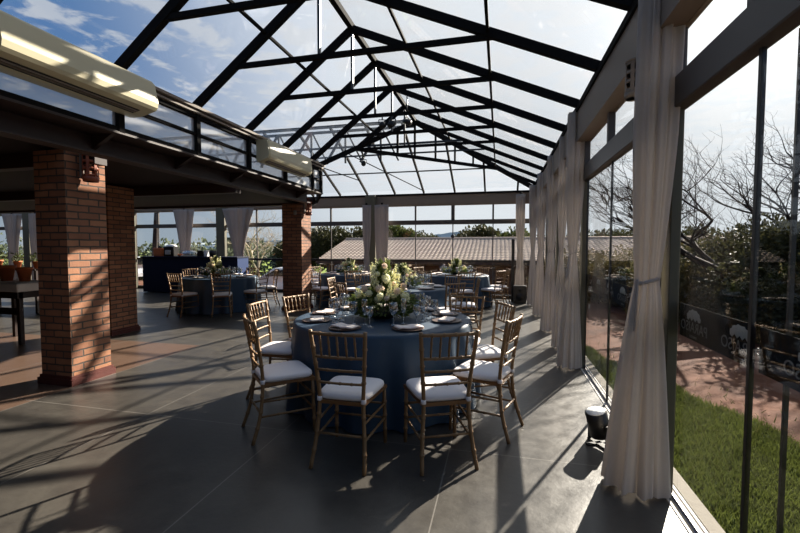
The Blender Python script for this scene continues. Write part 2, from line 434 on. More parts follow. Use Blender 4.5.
mb.beam((XL, YI, 2.55), (-4.3, 9.2, 2.55), .05, .06); mb.beam((XL, YI, 3.05), (-4.3, 9.2, 3.05), .05, .06); mb.beam((XL, YI+.02, 2.8), (-4.3, 9.2, 2.8), .02, .5)
mb.build('corner_return', M['steel'], pt)

# ------------------------------------------------------------------ glass roof: trusses, ridge, purlins, panes
ordn = ['nearest', 'second', 'third', 'fourth', 'fifth', 'sixth', 'seventh', 'eighth']
def rx_left(z): return XL+(z-ZE)/(ZR-ZE)*(XRG-XL)
def rx_right(z): return XR-(z-ZE)/(ZR-ZE)*(XR-XRG)
tr0 = thing('roof_truss', 'x', 'roof truss', (0, YT[0], 0), 0, 'steel trusses of the glass roof')
MB().beam((XL, 0, ZE), (XRG, 0, ZR), .06, .085).build('rafter', M['steel'], tr0)
MB().beam((XR, 0, ZE), (XRG, 0, ZR), .06, .085).build('rafter', M['steel'], tr0)
MB().beam((rx_left(ZT)-.02, 0, ZT), (rx_right(ZT)+.03, 0, ZT), .045, .05).build('tie_beam', M['steel'], tr0)
MB().beam((XRG, 0, ZT), (XRG, 0, ZR-.03), .03, .03).build('king_post', M['post'], tr0)
for i, y in enumerate(YT):
    lab = f'dark steel A-shaped roof truss with tie beam, {ordn[i]} one counted from the camera'
    if i == 0: tr0['label'] = lab
    elif y < YI: dup(tr0, (0, y, 0), 0, lab)
    else:      # the last truss lands on the valley rafter
        t = thing('roof_truss', lab, 'roof truss', (0, y, 0), 0, 'steel trusses of the glass roof')
        q = (y-YI)/(YA-YI); xv, zv = XL+(XRG-XL)*q, ZE+(ZR-ZE)*q
        MB().beam((xv, 0, zv), (XRG, 0, ZR), .06, .085).build('rafter', M['steel'], t); MB().beam((XR, 0, ZE), (XRG, 0, ZR), .06, .085).build('rafter', M['steel'], t)
        MB().beam((xv, 0, ZT), (rx_right(ZT)+.03, 0, ZT), .045, .05).build('tie_beam', M['steel'], t); MB().beam((XRG, 0, ZT), (XRG, 0, ZR-.03), .03, .03).build('king_post', M['post'], t)
tag(MB().beam((XRG, -1, ZR+.02), (XRG, YA, ZR+.02), .07, .07).build('ridge_beam', M['steel']), 'dark steel ridge beam along the peak of the glass roof', 'beam')
def plane_left(x): return ZE+(x-XL)/(XRG-XL)*(ZR-ZE)
def plane_right(x): return ZE+(XR-x)/(XR-XRG)*(ZR-ZE)
for x, pl, ye, lb in ((-2.53, plane_left, 8.55, 'thin dark purlin on the left slope of the glass roof'), (-.14, plane_right, 11.0, 'thin dark purlin low on the right slope of the glass roof'), (-1.16, plane_right, 9.95, 'thin dark purlin high on the right slope of the glass roof')):
    z = pl(x)+.0
    tag(MB().beam((x, -1, z), (x, ye, z), .03, .03).build('purlin', M['steel']), lb, 'purlin')
# right slope continues to the hip beyond the ridge end
for y in (9.24, 10.25, 11.2):
    t = (y-YA)/(YF-YA); xh = XRG+(XR-XRG)*t; zh = ZR+(ZE-ZR)*t
    tag(MB().beam((XR, y, ZE), (xh, y, zh), .055, .075).build('jack_rafter', M['steel']), 'short dark rafter between the hip and the right eave, %s' % {9.24: 'at the end of the ridge', 10.25: 'second from the far corner', 11.2: 'nearest the far corner'}[y], 'rafter', 'short rafters on the right slope')
# diagonal truss: valley rafter, hip rafter, tie and struts
dt = thing('diagonal_truss', 'large dark steel diagonal truss crossing the glass roof at its far end', 'roof truss')
A_, R_, C_ = Vector((XL, YI, ZE)), Vector((XRG, YA, ZR)), Vector((XR, YF, ZE))
MB().beam(A_, R_, .08, .1).build('valley_rafter', M['steel'], dt)
MB().beam(C_, R_, .08, .1).build('hip_rafter', M['steel'], dt)
P0 = A_.lerp(R_, .333); P1 = C_.lerp(R_, .333)
MB().beam(P0, P1, .06, .07).build('tie_beam', M['steel'], dt)
for t in (.25, .36, .5, .64, .78, .9):
    p = P0.lerp(P1, t); 
    s = (p.x-XL)/(XRG-XL) if p.x < XRG else (XR-p.x)/(XR-XRG)
    q = Vector((p.x, p.y, ZE+(ZR-ZE)*s))
    MB().beam(p, q, .045, .045).build('strut', M['steel'], dt)
# wing of the roof behind the brick building
wr = thing('wing_girder', 'light grey lattice girder under the far left roof ridge, seen through the glass', 'girder')
mb = MB(); mb.beam((-9.5, YA, 4.2), (XRG, YA, 4.2), .07, .05); mb.beam((-9.5, YA, 3.82), (-.85, YA, 3.82), .05, .04); mb.beam((-9.5, YA, 3.60), (-.36, YA, 3.60), .04, .03)
mb.build('chord', M['girder'], wr)
for i in range(8):
    x = -2.7-.87*i
    MB().beam((x, YA, 3.45), (x, YA, 4.2), .04, .04).build('strut', M['girder'], wr)
    MB().beam((x-.04, YA, 4.18), (x-.50, YA, 3.45), .05, .05).build('diagonal', M['girder'], wr)
    MB().beam((x+.04, YA, 4.18), (x+.42, YA, 3.45), .035, .035).build('diagonal', M['girder'], wr)
tag(MB().beam((-9.5, YA, ZR+.02), (XRG, YA, ZR+.02), .06, .06).build('ridge_beam', M['girder']), 'grey ridge beam of the wing roof behind the brick building', 'beam')
FX = [-8.46, -7.55, -6.64, -5.73, -4.83, -3.95, -3.08, -2.2, -1.29, -.43, .46]
fl = ['eleventh', 'tenth', 'ninth', 'eighth', 'seventh', 'sixth', 'fifth', 'fourth', 'third', 'second', 'first']
for i, x in enumerate(FX):
    if x <= XRG: top = (x, YA, ZR)
    else:
        t = (x-XRG)/(XR-XRG); top = (x, YA+(YF-YA)*t, ZR+(ZE-ZR)*t)
    if i < 3: continue
    tag(MB().beam(top, (x, YF, ZE-.03), .05, .06).build('hip_end_rafter', M['steel']), f'dark steel rafter sloping down to the far glass wall, {fl[i]} from the right', 'rafter', 'rafters of the far roof slope')
tag(MB().beam((-9.5, 11.1, 3.53), (-.03, 11.1, 3.53), .03, .03).build('purlin', M['steel']), 'thin dark purlin across the far slope above the far glass wall', 'purlin')
for a, b, lb in (((-3.95, 10.1, 3.93), (-2.2, 12.0, 3.12), 'left'), ((-5.2, 10.4, 3.8), (-3.95, 11.4, 3.38), 'far left')):
    tag(MB().tube([a, b], .014, 6).build('brace_rod', M['steel']), f'thin dark diagonal brace rod on the {lb} of the far roof slope', 'rod')
# glass
rg = struct('ceiling_glass')
def quad(vs, th=.006):
    n = (Vector(vs[1])-Vector(vs[0])).cross(Vector(vs[2])-Vector(vs[0])).normalized()*th
    m_ = MB(); k = len(vs); a = [Vector(v) for v in vs]; b = [v+n for v in a]
    return m_.add(a+b, [tuple(range(k))[::-1], tuple(range(k, 2*k))]+[(i, (i+1) % k, k+(i+1) % k, k+i) for i in range(k)])
E_ = .055
quad([(XL, -.4, ZE+E_), (XRG, -.4, ZR+E_), (XRG, YA, ZR+E_), (XL, YI, ZE+E_)]).build('pane', M['roofpane'], rg)
quad([(XR, -.4, ZE+E_), (XR, YF, ZE+E_), (XRG, YA, ZR+E_), (XRG, -.4, ZR+E_)]).build('pane', M['roofpane'], rg)
quad([(XR, YF, ZE+E_), (-26, YF, ZE+E_), (-26, YA, ZR+E_), (XRG, YA, ZR+E_)]).build('pane', M['roofpane'], rg)
quad([(XL, YI, ZE+E_), (XRG, YA, ZR+E_), (-26, YA, ZR+E_), (-26, YI, ZE+E_)]).build('pane', M['roofpane'], rg)

# ------------------------------------------------------------------ right glass wall
wr_ = struct('wall_right')
mb = MB(); mb.box(.86, 1.02, -3, YF+.1, 2.70, 3.04); mb.build('fascia', M['fascia'], wr_)
MB().box(.84, 1.03, -3, YF+.1, 3.04, 3.10).build('eave_rail', M['steel'], wr_)
MB().box(.945, 1.03, -3, YF, 2.255, 2.43, .006).build('transom', M['transom'], wr_)
yb = [-1.0, .05, .95, 1.95, 2.70, 4.18, 5.25, 6.25, 7.25, 8.2, 9.24, 10.2, 11.2, YF]
wn = 0
for y0, y1 in zip(yb, yb[1:]):
    wn += 1
    w = struct(f'window_{wn}')
    MB().box(.985, .991, y0+.02, y1-.02, 2.43, 2.70).build('pane', M['pane'], w)
    m_ = MB(); m_.box(.95, 1.01, y0-.025, y0+.025, 2.43, 2.70); m_.build('mullion', M['transom'], w)
dn = 0
for y0, y1 in zip(yb, yb[1:]):
    dn += 1
    w = struct(f'door_{dn}'); off = .0
    MB().box(XG+off-.004, XG+off+.004, y0+.01, y1-.01, .022, 2.255).build('pane', M['pane'], w)
    m_ = MB(); m_.box(XG+off-.009, XG+off+.009, y0-.009, y0+.011, .012, 2.255); m_.build('stile', M['black'], w)
    m_ = MB(); m_.box(XG+off-.004, XG+off+.004, y0, y1, .008, .022); m_.build('bottom_rail', M['black'], w)
# second track leaf beside the near stile
w = struct('door_20'); MB().box(XG+.035, XG+.050, 1.80, 1.812, .012, 2.255).build('stile', M['black'], w)
# big posts
for i, y in enumerate((2.70, 5.33, 7.6, 9.3, 11.0)):
    tag(MB().box(.955, 1.01, y-.02, y+.10, 0, 2.70, .004).build('post', M['olive']), 'olive grey square post of the right glass wall behind %s' % ('the nearest curtain', 'the second curtain', 'the third curtain', 'the fourth curtain', 'the curtain near the far corner')[i], 'post', 'posts of the right glass wall')

# black sign film across the doors, with emblem and lettering
TXT = {}
def text_mesh(txt, size, parent, loc, rot, m, name='lettering'):
    """the built-in font turned into a mesh once, then shared"""
    if txt not in TXT:
        cu = D.curves.new(name, 'FONT'); cu.body = txt; cu.size = size; cu.extrude = .0006; cu.align_x = 'CENTER'; cu.align_y = 'CENTER'
        f = D.objects.new('text_source', cu); col.objects.link(f); bpy.context.view_layer.update()
        me = D.meshes.new_from_object(f.evaluated_get(bpy.context.evaluated_depsgraph_get())); me.materials.clear(); me.materials.append(m)
        D.objects.remove(f); TXT[txt] = me
    o = D.objects.new(name, TXT[txt]); col.objects.link(o); o.parent = parent; o.location = loc; o.rotation_euler = rot
    return o
def umbrella_poly(w, h):
    p = []
    for i in range(17):
        a = PI*i/16; r = 1+.06*math.sin(i*2.3); p.append((-math.cos(a)*w/2*r, math.sin(a)**.8*h*r))
    for i in range(1, 8):
        u = w/2-w*i/8; p.append((u, -.006 if i % 2 else .010))
    return p
BZ = 1.06
bn = 0
for y0, y1 in zip(yb[1:], yb[2:]):
    bn += 1
    if y0 > 8: break
    t = thing('sign_film', f'black film band with emblems and mirrored PARAISO lettering on the {ordn[bn-1]} pane from the camera', 'sign', (0, 0, 0), 0, 'black sign bands on the right glass')
    MB().box(XG+.0185, XG+.0200, y0+.02, y1-.02, .965, 1.15).build('film', M['band'], t)
    c = .31 + .44*math.ceil((y0+.09-.31)/.44)
    while c < y1-.1:
        e = MB(); e.prism([(c+u, BZ+.015+v) for u, v in umbrella_poly(.16, .055)], 0, XG+.0165, XG+.0182); e.build('emblem', M['emblem'], t)
        text_mesh('PARAISO', .078, t, (XG+.0175, c, BZ-.028), (PI/2, 0, PI/2), M['letter'])
        text_mesh('eventos', .026, t, (XG+.0175, c, BZ-.075), (PI/2, 0, PI/2), M['letter'], 'tagline')
        c += .44

# ------------------------------------------------------------------ far glass wall
fw = struct('wall_far')
MB().box(-26, XR+.1, YF-.08, YF+.06, 2.73, 2.98).build('fascia', M['fascia'], fw)
MB().box(-26, XR+.1, YF-.11, YF+.07, 2.99, 3.04).build('eave_rail', M['steel'], fw)
MB().box(-26, XR+.1, YF-.05, YF+.05, 2.68, 2.73).build('lower_rail', M['fascia'], fw)
MB().box(-26, XR+.1, YF-.05, YF+.05, 2.13, 2.26, .006).build('transom', M['transom'], fw)
MB().box(-26, XR+.1, YF-.03, YF+.03, 1.03, 1.10).build('middle_rail', M['black'], fw)
MB().box(-26, XR+.1, YF-.03, YF+.03, .0, .10).build('bottom_rail', M['black'], fw)
fx = [-26, -22, -20.2, -18.4, -17.4, -15.7, -14, -12.6, -11.64, -10.4, -8.93, -7.76, -6.45, -5.15, -3.75, -2.45, -1.34, -.2, XR]
wide = {-8.93: 'between the two gathered left curtains', -3.75: 'beside the pair of hanging curtains', -17.4: 'at the far left behind the plant table', -12.6: 'behind the left end of the bar'}
for x0, x1 in zip(fx, fx[1:]):
    wn += 1; w = struct(f'window_{wn}')
    MB().box(x0+.02, x1-.02, YF-.003, YF+.003, .10, 2.13).build('pane', M['pane'], w)
    MB().box(x0+.02, x1-.02, YF-.003, YF+.003, 2.26, 2.68).build('upper_pane', M['pane'], w)
    m_ = MB(); big = x0 in (-1.34,)
    m_.box(x0-(.05 if big else .025), x0+(.05 if big else .025), YF-.025, YF+.025, 2.26, 2.68); m_.box(x0-.014, x0+.014, YF-.015, YF+.015, .1, 2.13)
    m_.build('mullion', M['transom'], w)
for x, lb in wide.items():
    tag(MB().box(x-.2, x+.12, YF-.25, YF-.115, 0, 3.0, .01).build('post', M['olive']), 'wide olive post of the far glass wall '+lb, 'post', 'posts of the far glass wall')
tag(MB().box(.30, .38, 11.40, 11.46, 0, 1.68, .006).build('door_leaf_edge', M['black']), 'tall narrow black panel standing beside the curtain in the far right corner', 'panel')
tag(MB().tube([(-1.34, YF-.03, 1.78), (-1.34, YF-.09, 1.78)], .05, 12).build('glass_fitting', M['black']), 'small round black knob on the far glass wall mullion', 'fitting')

# ------------------------------------------------------------------ brick columns
def column(x0, x1, y0, y1, ztop, label):
    t = thing('brick_column', label, 'column', ((x0+x1)/2, (y0+y1)/2, 0))
    hx, hy = (x1-x0)/2, (y1-y0)/2
    MB().box(-hx, hx, -hy, hy, 0, ztop).build('shaft', M['brick'], t)
    m_ = MB(); m_.box(-hx-.03, hx+.03, -hy-.03, hy+.03, 0, .07); m_.box(-hx-.015, hx+.015, -hy-.015, hy+.015, .07, .10); m_.build('plinth', M['plinth'], t)
column(-4.80, -4.385, 3.35, 3.80, 2.48, 'square red brick column in the left foreground, the nearest one')
column(-6.75, -6.22, 5.42, 5.92, 2.48, 'brick column half hidden behind the nearest brick column')
column(-4.9, -4.41, 8.62, 9.1, 2.46, 'slim brick column in the middle distance with a lantern on top')

# wall lanterns of pierced copper
def lantern(name_loc, label, rz=0, rod=True, mm='copper', sc_=1.):
    t = thing('wall_lantern', label, 'wall lamp', name_loc, rz); t.scale = (sc_,)*3
    m_ = MB(); n = 20
    for j in range(4):            # slotted shade: rings and bars leave real openings
        z = .02+j*.075
        m_.lathe([(.066, z), (.07, z), (.07, z+.028), (.066, z+.028), (.066, z)], n)
    m_.lathe([(.066, -.03), (.07, -.03), (.078, .02), (.066, .02), (.066, -.03)], n)
    for k in range(6):
        a = 2*PI*k/6; m_.beam((.068*math.cos(a), .068*math.sin(a), 0), (.068*math.cos(a), .068*math.sin(a), .27), .028, .006, (math.cos(a), math.sin(a), 0))
    m_.build('shade', M[mm], t)
    MB().lathe([(.0, .26), (.078, .27), (.08, .285), (.0, .29)], n).build('cap', M[mm], t)
    MB().box(-.10, -.085, -.04, .04, .02, .26).build('back_plate', M['fascia'], t)
    MB().beam((-.09, 0, .2), (-.06, 0, .2), .02, .02).build('bracket', M['copper'], t)
    if rod: MB().tube([(0, 0, .28), (0, 0, .56)], .012, 8).build('conduit', M['copper'], t)
lantern((-4.285, 3.55, 2.20), 'copper slotted wall lantern near the top of the nearest brick column')
lantern((-4.31, 8.78, 2.23), 'copper slotted wall lantern on the far brick column', 0, False)
lantern((.875, 3.14, 2.50), 'slotted wall lantern high on the right wall beside the nearest curtain', PI, False, 'fascia', .8)
tag(MB().lathe([(.0, 0), (.035, .01), (.035, .1), (.0, .11)], 14, (-4.55, 8.585, 2.2)).build('wall_sensor', M['fascia']), 'small pale cylinder fixture high on the far brick column', 'fixture')

# ------------------------------------------------------------------ air conditioners
def ac(y0, y1, z0, z1, xf, label):
    t = thing('air_conditioner', label, 'air conditioner', (0, 0, 0), 0, 'cream split air conditioners on the parapet')
    d = xf-XL-.03; h = z1-z0; xb = XL+.03; prof = []
    for (u, v) in [(0, 0), (.30, 0), (.90, .14), (.97, .22), (1, .36), (.88, .92), (.85, .97), (.78, 1.), (0, 1.)]: prof.append((xb+u*d, z0+v*h))
    MB().prism(prof, 1, y0+.03, y1-.03).build('casing', M['cream'], t)
    for a, b in ((y0, y0+.03), (y1-.03, y1)):
        m_ = MB(); m_.prism([(xb+(x-xb)*.97, z0+h*.5+(z-z0-h*.5)*.95) for x, z in prof], 1, a, b); m_.build('end_cap', M['cream'], t)
    # outlet with louvres in the slanted underside
    def pos(s, out): 
        ax, az = xb+.30*d, z0; bx_, bz_ = xb+.90*d, z0+.14*h
        nx, nz = (bz_-az), -(bx_-ax); L = math.hypot(nx, nz)
        return (ax+(bx_-ax)*s+nx/L*out, az+(bz_-az)*s+nz/L*out)
    pa, pb = pos(.16, .002), pos(.62, .002); pc, pd = pos(.62, -.02), pos(.16, -.02)
    m_ = MB(); m_.prism([pa, pb, pc, pd], 1, y0+.08, y1-.12); m_.build('outlet', M['vent'], t)
    for s in (.30, .45):
        p, q = pos(s, -.004), pos(s+.06, .008)
        m_ = MB(); m_.beam((q[0], y0+.09, q[1]), (q[0], y1-.13, q[1]), .004, .012); m_.build('louvre', M['fascia'], t)
ac(2.0, 3.29, 2.70, 3.02, -3.13, 'large cream air conditioner on the parapet at the upper left, nearest')
ac(5.34, 6.74, 2.70, 3.02, -3.22, 'smaller looking cream air conditioner farther along the parapet')

# ------------------------------------------------------------------ curtains
def curtain(name, loc, label, rx=.10, ry=.15, top=3.04, tie=1.28, neck=.72, flare=1.15, folds=9, seed=0, m='curtain', group='beige curtains on the right glass wall', drop=.02, shift=(0, 0), rz=0, toptop=1.0, tail=.3):
    t = thing(name, label, 'curtain', loc, rz, group)
    n = 108; zs = list(np.linspace(top, tie+.02, 16))+list(np.linspace(tie-.02, drop, 16)); mb = MB(); R = random.Random(seed)
    ph = [R.uniform(0, 6.28) for _ in range(4)]
    for z in zs:
        if z > tie:
            s = (z-tie)/(top-tie); f = neck+(toptop-neck)*min(1, s*2.2)**.7 if toptop <= 1.01 else neck+(toptop-neck)*s**1.15
            off = (shift[0]*(1-s)*.5, shift[1]*(1-s)*.5)
        else:
            s = (tie-z)/(tie-drop); f = neck+(flare-neck)*s**.8; off = (shift[0]*(.5+s*.5), shift[1]*(.5+s*.5))
        amp = .15+.09*abs((z-tie)/(top-tie))
        for k in range(n):
            a = 2*PI*k/n
            r = 1+amp*(math.sin(folds*a+ph[0]+.25*math.sin(z*2+ph[1]))+.45*math.sin((2*folds+3)*a+ph[2]+z*.6))+.05*math.sin(3*a+ph[3])
            zz = z + (.012*math.sin(folds*a) if z == zs[-1] else 0)
            mb.v.append((off[0]+rx*f*r*math.cos(a), off[1]+ry*f*r*math.sin(a), zz))
    m_ = len(zs)
    mb.f = [(i*n+k, i*n+(k+1) % n, (i+1)*n+(k+1) % n, (i+1)*n+k) for i in range(m_-1) for k in range(n)]; mb.sm = [True]*len(mb.f)
    mb.f += [tuple(range(n))[::-1]]; mb.sm += [False]
    mb.build('drape', M[m], t)
    tb = MB(); f = neck*1.14; pts = []
    for zc, dz in ((tie, .011),):
        prof = [(f*.98, zc-dz), (f*1.04, zc-dz), (f*1.04, zc+dz), (f*.98, zc+dz)]
        vs = []; q = 28
        for r, z in prof:
            for k in range(q): a = 2*PI*k/q; vs.append((shift[0]*.5+rx*r*math.cos(a), shift[1]*.5+ry*r*math.sin(a), z+.02*math.cos(a)))
        tb.add(vs, [(i*q+k, i*q+(k+1) % q, ((i+1) % 4)*q+(k+1) % q, ((i+1) % 4)*q+k) for i in range(4) for k in range(q)], True)
    tb.build('tieback', M[m], t)
    if tail:
        MB().beam((shift[0]*.5-rx*f*.9, shift[1]*.5-ry*.2, tie+.01), (shift[0]*.5-rx*f*1.02-.01, shift[1]*.5-ry*.3, tie-tail), .045, .008, (1, 0, 0)).build('tie_tail', M[m], t)
    MB().tube([(0, 0, top), (0, 0, top+.06)], .03, 10).build('hanger', M['steel'], t)
    return t
curtain('curtain', (.895, 2.72, 0), 'tall beige curtain tied at mid height, nearest the camera on the right', .095, .085, 3.04, 1.27, .58, 1.62, 9, 3, shift=(-.085, .0))
curtain('curtain', (.875, 5.30, 0), 'beige curtain hanging to the floor, second from the camera on the right wall', .085, .075, 3.06, 1.40, .42, 1.4, 9, 4, shift=(-.05, 0))
curtain('curtain', (.88, 6.3, 0), 'beige curtain close behind the second one on the right wall', .06, .06, 3.03, 1.43, .42, 1.3, 8, 5, shift=(-.04, 0))
curtain('curtain', (.88, 7.55, 0), 'beige curtain with a straight fall, fourth along the right wall', .08, .08, 3.03, 1.4, .55, 1.4, 9, 6, shift=(-.05, 0))
curtain('curtain', (.86, 9.25, 0), 'beige curtain fifth along the right wall, left of the broader ones', .08, .08, 3.03, 1.4, .5, 1.3, 8, 7, shift=(-.04, 0))
curtain('curtain', (.80, 10.8, 0), 'narrow beige curtain near the end of the right wall', .08, .08, 3.0, 1.4, .45, 1.3, 8, 8)
curtain('curtain', (.54, 11.72, 0), 'beige curtain in the far right corner of the hall', .10, .07, 2.9, 1.4, .6, 1.15, 8, 9, group='curtains on the far glass wall')
curtain('curtain', (-3.9, 11.8, 0), 'narrow grey beige curtain left of the far wall post', .12, .06, 2.72, 1.3, .55, .9, 6, 10, 'curtaingrey', 'curtains on the far glass wall')
curtain('curtain', (-3.42, 11.8, 0), 'grey beige curtain right of the far wall post, behind the front flowers', .17, .07, 2.72, 1.2, .85, 1., 7, 11, 'curtaingrey', 'curtains on the far glass wall')
curtain('curtain', (-10.35, 11.8, 0), 'grey curtain gathered into a funnel above the bar counter', .19, .06, 2.72, 1.3, .9, 1., 7, 12, 'curtaingrey', 'curtains on the far glass wall', toptop=1.75)
curtain('curtain', (-8.28, 11.8, 0), 'wide grey curtain gathered into a V right of the bar counter', .18, .06, 2.72, 1.3, .9, 1., 9, 13, 'curtaingrey', 'curtains on the far glass wall', toptop=2.55)
curtain('curtain', (-18.1, 11.8, 0), 'grey curtain gathered at the far left, left of the post', .3, .08, 2.72, 1.3, .7, .8, 7, 14, 'curtaingrey', 'curtains on the far glass wall', toptop=1.3)
curtain('curtain', (-16.95, 11.8, 0), 'grey curtain hanging straight at the far left, right of the post', .22, .08, 2.72, 1.2, .85, .9, 7, 15, 'curtaingrey', 'curtains on the far glass wall')

# ------------------------------------------------------------------ chiavari chair
def bamboo(path, r, gap=.10, n=9):
    """turned rod: the radius swells into rings"""
    P = [Vector(p) for p in path]; L = [0]
    for a, b in zip(P, P[1:]): L.append(L[-1]+(b-a).length)
    tot = L[-1]; k = max(1, int(round(tot/gap))); ss = [0.]
    for i in range(1, k):
        c = tot*i/k; ss += [c-.010, c-.004, c+.004, c+.010]
    ss.append(tot); ss = sorted(set(ss+[l for l in L[1:-1]])); pts = []; rad = []
    for s in ss:
        j = max(i for i in range(len(L)-1) if L[i] <= s+1e-9); t = (s-L[j])/(L[j+1]-L[j]); pts.append(P[j].lerp(P[j+1], min(1, t)))
        near = min([abs(s-tot*i/k) for i in range(1, k)] or [9]); rad.append(r*1.28 if near < .0045 else r)
    return MB().tube(pts, rad, n)
def smooth_path(pts, k=4):
    P = [Vector(p) for p in pts]; out = []
    for i in range(len(P)-1):
        p0 = P[max(0, i-1)]; p1 = P[i]; p2 = P[i+1]; p3 = P[min(len(P)-1, i+2)]
        for j in range(k):
            t = j/k; out.append(.5*((2*p1)+(-p0+p2)*t+(2*p0-5*p1+4*p2-p3)*t*t+(-p0+3*p1-3*p2+p3)*t**3))
    return out+[P[-1]]
def cushion_mesh(zb):
    mb = MB(); n = 40; rings = [(.0, 0), (.93, .0), (.99, .010), (1.0, .022), (.985, .036), (.93, .046), (.7, .054), (.35, .057), (0.02, .058)]
    def outline(a):
        c, s = math.cos(a), math.sin(a); e = .36
        x = math.copysign(abs(c)**e, c); y = math.copysign(abs(s)**e, s)
        return x*(.196+.016*y), y*.20+.005
    for f, dz in rings:
        for k in range(n):
            x, y = outline(2*PI*k/n); mb.v.append((x*max(f, .01), y*max(f, .01), zb+dz))
    m_ = len(rings); mb.f = [(i*n+k, i*n+(k+1) % n, (i+1)*n+(k+1) % n, (i+1)*n+k) for i in range(m_-1) for k in range(n)]; mb.sm = [True]*len(mb.f)
    return mb
def make_chair():
    t = thing('banquet_chair', 'x', 'chair')
    g = M['gold']
    for s in (-1, 1):
        bamboo(smooth_path([(s*.188, -.275, 0), (s*.170, -.215, .2), (s*.155, -.19, .43), (s*.166, -.205, .62), (s*.192, -.255, .925)]), .0135, .115).build('back_post', g, t)
        bamboo([(s*.195, .20, 0), (s*.190, .188, .42)], .0135, .11).build('leg', g, t)
        bamboo([(s*.192, .19, .30), (s*.163, -.20, .30)], .0085, .13, 7).build('stretcher', g, t)
        bamboo([(s*.193, .193, .19), (s*.170, -.215, .19)], .0085, .13, 7).build('stretcher', g, t)
    bamboo([(-.193, .193, .30), (.193, .193, .30)], .0085, .13, 7).build('stretcher', g, t)
    bamboo([(-.193, .193, .19), (.193, .193, .19)], .0085, .13, 7).build('stretcher', g, t)
    bamboo([(-.168, -.212, .22), (.168, -.212, .22)], .0085, .13, 7).build('stretcher', g, t)
    # back rails bow gently backwards
    def rail(z, y, w, bow, r):
        pts = [(w*math.sin(a)/math.sin(.9), y-bow*(math.cos(a)-math.cos(.9))/(1-math.cos(.9)), z) for a in np.linspace(-.9, .9, 9)]
        return bamboo(pts, r, .085, 7)
    rail(.905, -.252, .195, .018, .012).build('top_rail', g, t)
    rail(.745, -.224, .176, .014, .010).build('back_rail', g, t)
    rail(.655, -.212, .168, .012, .009).build('back_rail', g, t)
    rail(.565, -.200, .162, .010, .009).build('back_rail', g, t)
    for i in range(5):
        x = (i-2)*.060; b = .016*(1-(x/.19)**2)
        bamboo([(x, -.252-b, .90), (x, -.224-b*.8, .745)], .0072, .05, 7).build('spindle', g, t)
    mb = MB(); mb.add([(-.165, -.2, .418), (.165, -.2, .418), (.208, .205, .418), (-.208, .205, .418), (-.165, -.2, .442), (.165, -.2, .442), (.208, .205, .442), (-.208, .205, .442)],
                      [(3, 2, 1, 0), (4, 5, 6, 7), (0, 1, 5, 4), (1, 2, 6, 5), (2, 3, 7, 6), (3, 0, 4, 7)])
    mb.build('seat', M['seatwood'], t)
    cu = cushion_mesh(.442).build('cushion', M['cushion'], t)
    for s in (-1, 1):
        MB().lathe([(.0145, -.016), (.0185, -.014), (.0185, .014), (.0145, .016), (.0145, -.016)], 10, (s*.156, -.190, .450)).build('tie_strap', M['cushion'], cu)
    return t
chair0 = make_chair(); chair_used = [False]
SIDE = ['near side', 'near right side', 'right side', 'far right side', 'far side', 'far left side', 'left side', 'near left side']
def put_chair(x, y, rz, label, group):
    """x, y: middle of the top of the backrest"""
    r = math.radians(rz); ox, oy = .255*-math.sin(r), .255*math.cos(r)
    loc = (x+ox, y+oy, 0)
    if not chair_used[0]:
        chair_used[0] = True; chair0.location = loc; chair0.rotation_euler = (0, 0, r); tag(chair0, label, None, group); return chair0
    return dup(chair0, loc, r, label, group)

# ------------------------------------------------------------------ tables and what stands on them
def cloth_mesh(r, top, seed, folds=15):
    mb = MB(); n = 180; R = random.Random(seed); ph = R.uniform(0, 6)
    prof = [(.0, 0), (.5, 0), (.9, 0), (.985, -.0005), (1.0, -.006), (1.008, -.03), (1.015, -.12), (1.03, -.28), (1.045, -.45), (1.06, -.62), (1.07, -(top-.012))]
    for f, dz in prof:
        k_ = max(0, -dz/top)**.8
        for k in range(n):
            a = 2*PI*k/n; w = math.sin(folds*a+ph+.5*math.sin(2*a))+.4*math.sin((folds*2-5)*a+ph*2)
            rr = r*f*(1+.045*k_*w) if f > 0 else .004
            mb.v.append((rr*math.cos(a), rr*math.sin(a), top+dz))
    m_ = len(prof); mb.f = [(i*n+k, i*n+(k+1) % n, (i+1)*n+(k+1) % n, (i+1)*n+k) for i in range(m_-1) for k in range(n)]; mb.sm = [True]*len(mb.f)
    return mb
# glasses
def revolve_glass(kind):
    if kind == 'flute': prof = [(.0, .001), (.031, .001), (.031, .004), (.006, .010), (.0035, .02), (.0035, .085), (.009, .098), (.022, .13), (.028, .165), (.026, .21), (.024, .232)]; inn = [(.023, .232), (.025, .21), (.027, .165), (.021, .132), (.006, .101), (0, .1)]
    elif kind == 'goblet': prof = [(.0, .001), (.036, .001), (.036, .004), (.007, .010), (.004, .02), (.004, .08), (.012, .092), (.034, .115), (.042, .145), (.040, .18), (.035, .205)]; inn = [(.034, .205), (.039, .18), (.041, .145), (.033, .117), (.01, .096), (0, .095)]
    else: prof = [(.0, .001), (.034, .001), (.034, .004), (.007, .010), (.004, .02), (.004, .075), (.01, .087), (.028, .105), (.035, .13), (.033, .16), (.029, .18)]; inn = [(.028, .18), (.032, .16), (.034, .13), (.027, .107), (.009, .09), (0, .089)]
    i = 5 if True else 0
    return prof, inn
GL = {}
for kd, lab in (('flute', 'tall champagne flute'), ('goblet', 'water goblet'), ('wine', 'small wine glass')):
    t = thing({'flute': 'champagne_flute', 'goblet': 'water_goblet', 'wine': 'wine_glass'}[kd], lab, 'glass')
    prof, inn = revolve_glass(kd)
    MB().lathe(prof[:6], 16).build('stem', M['glassware'], t)
    MB().lathe(prof[5:]+inn, 16).build('bowl', M['glassware'], t)
    GL[kd] = [t, False, lab]
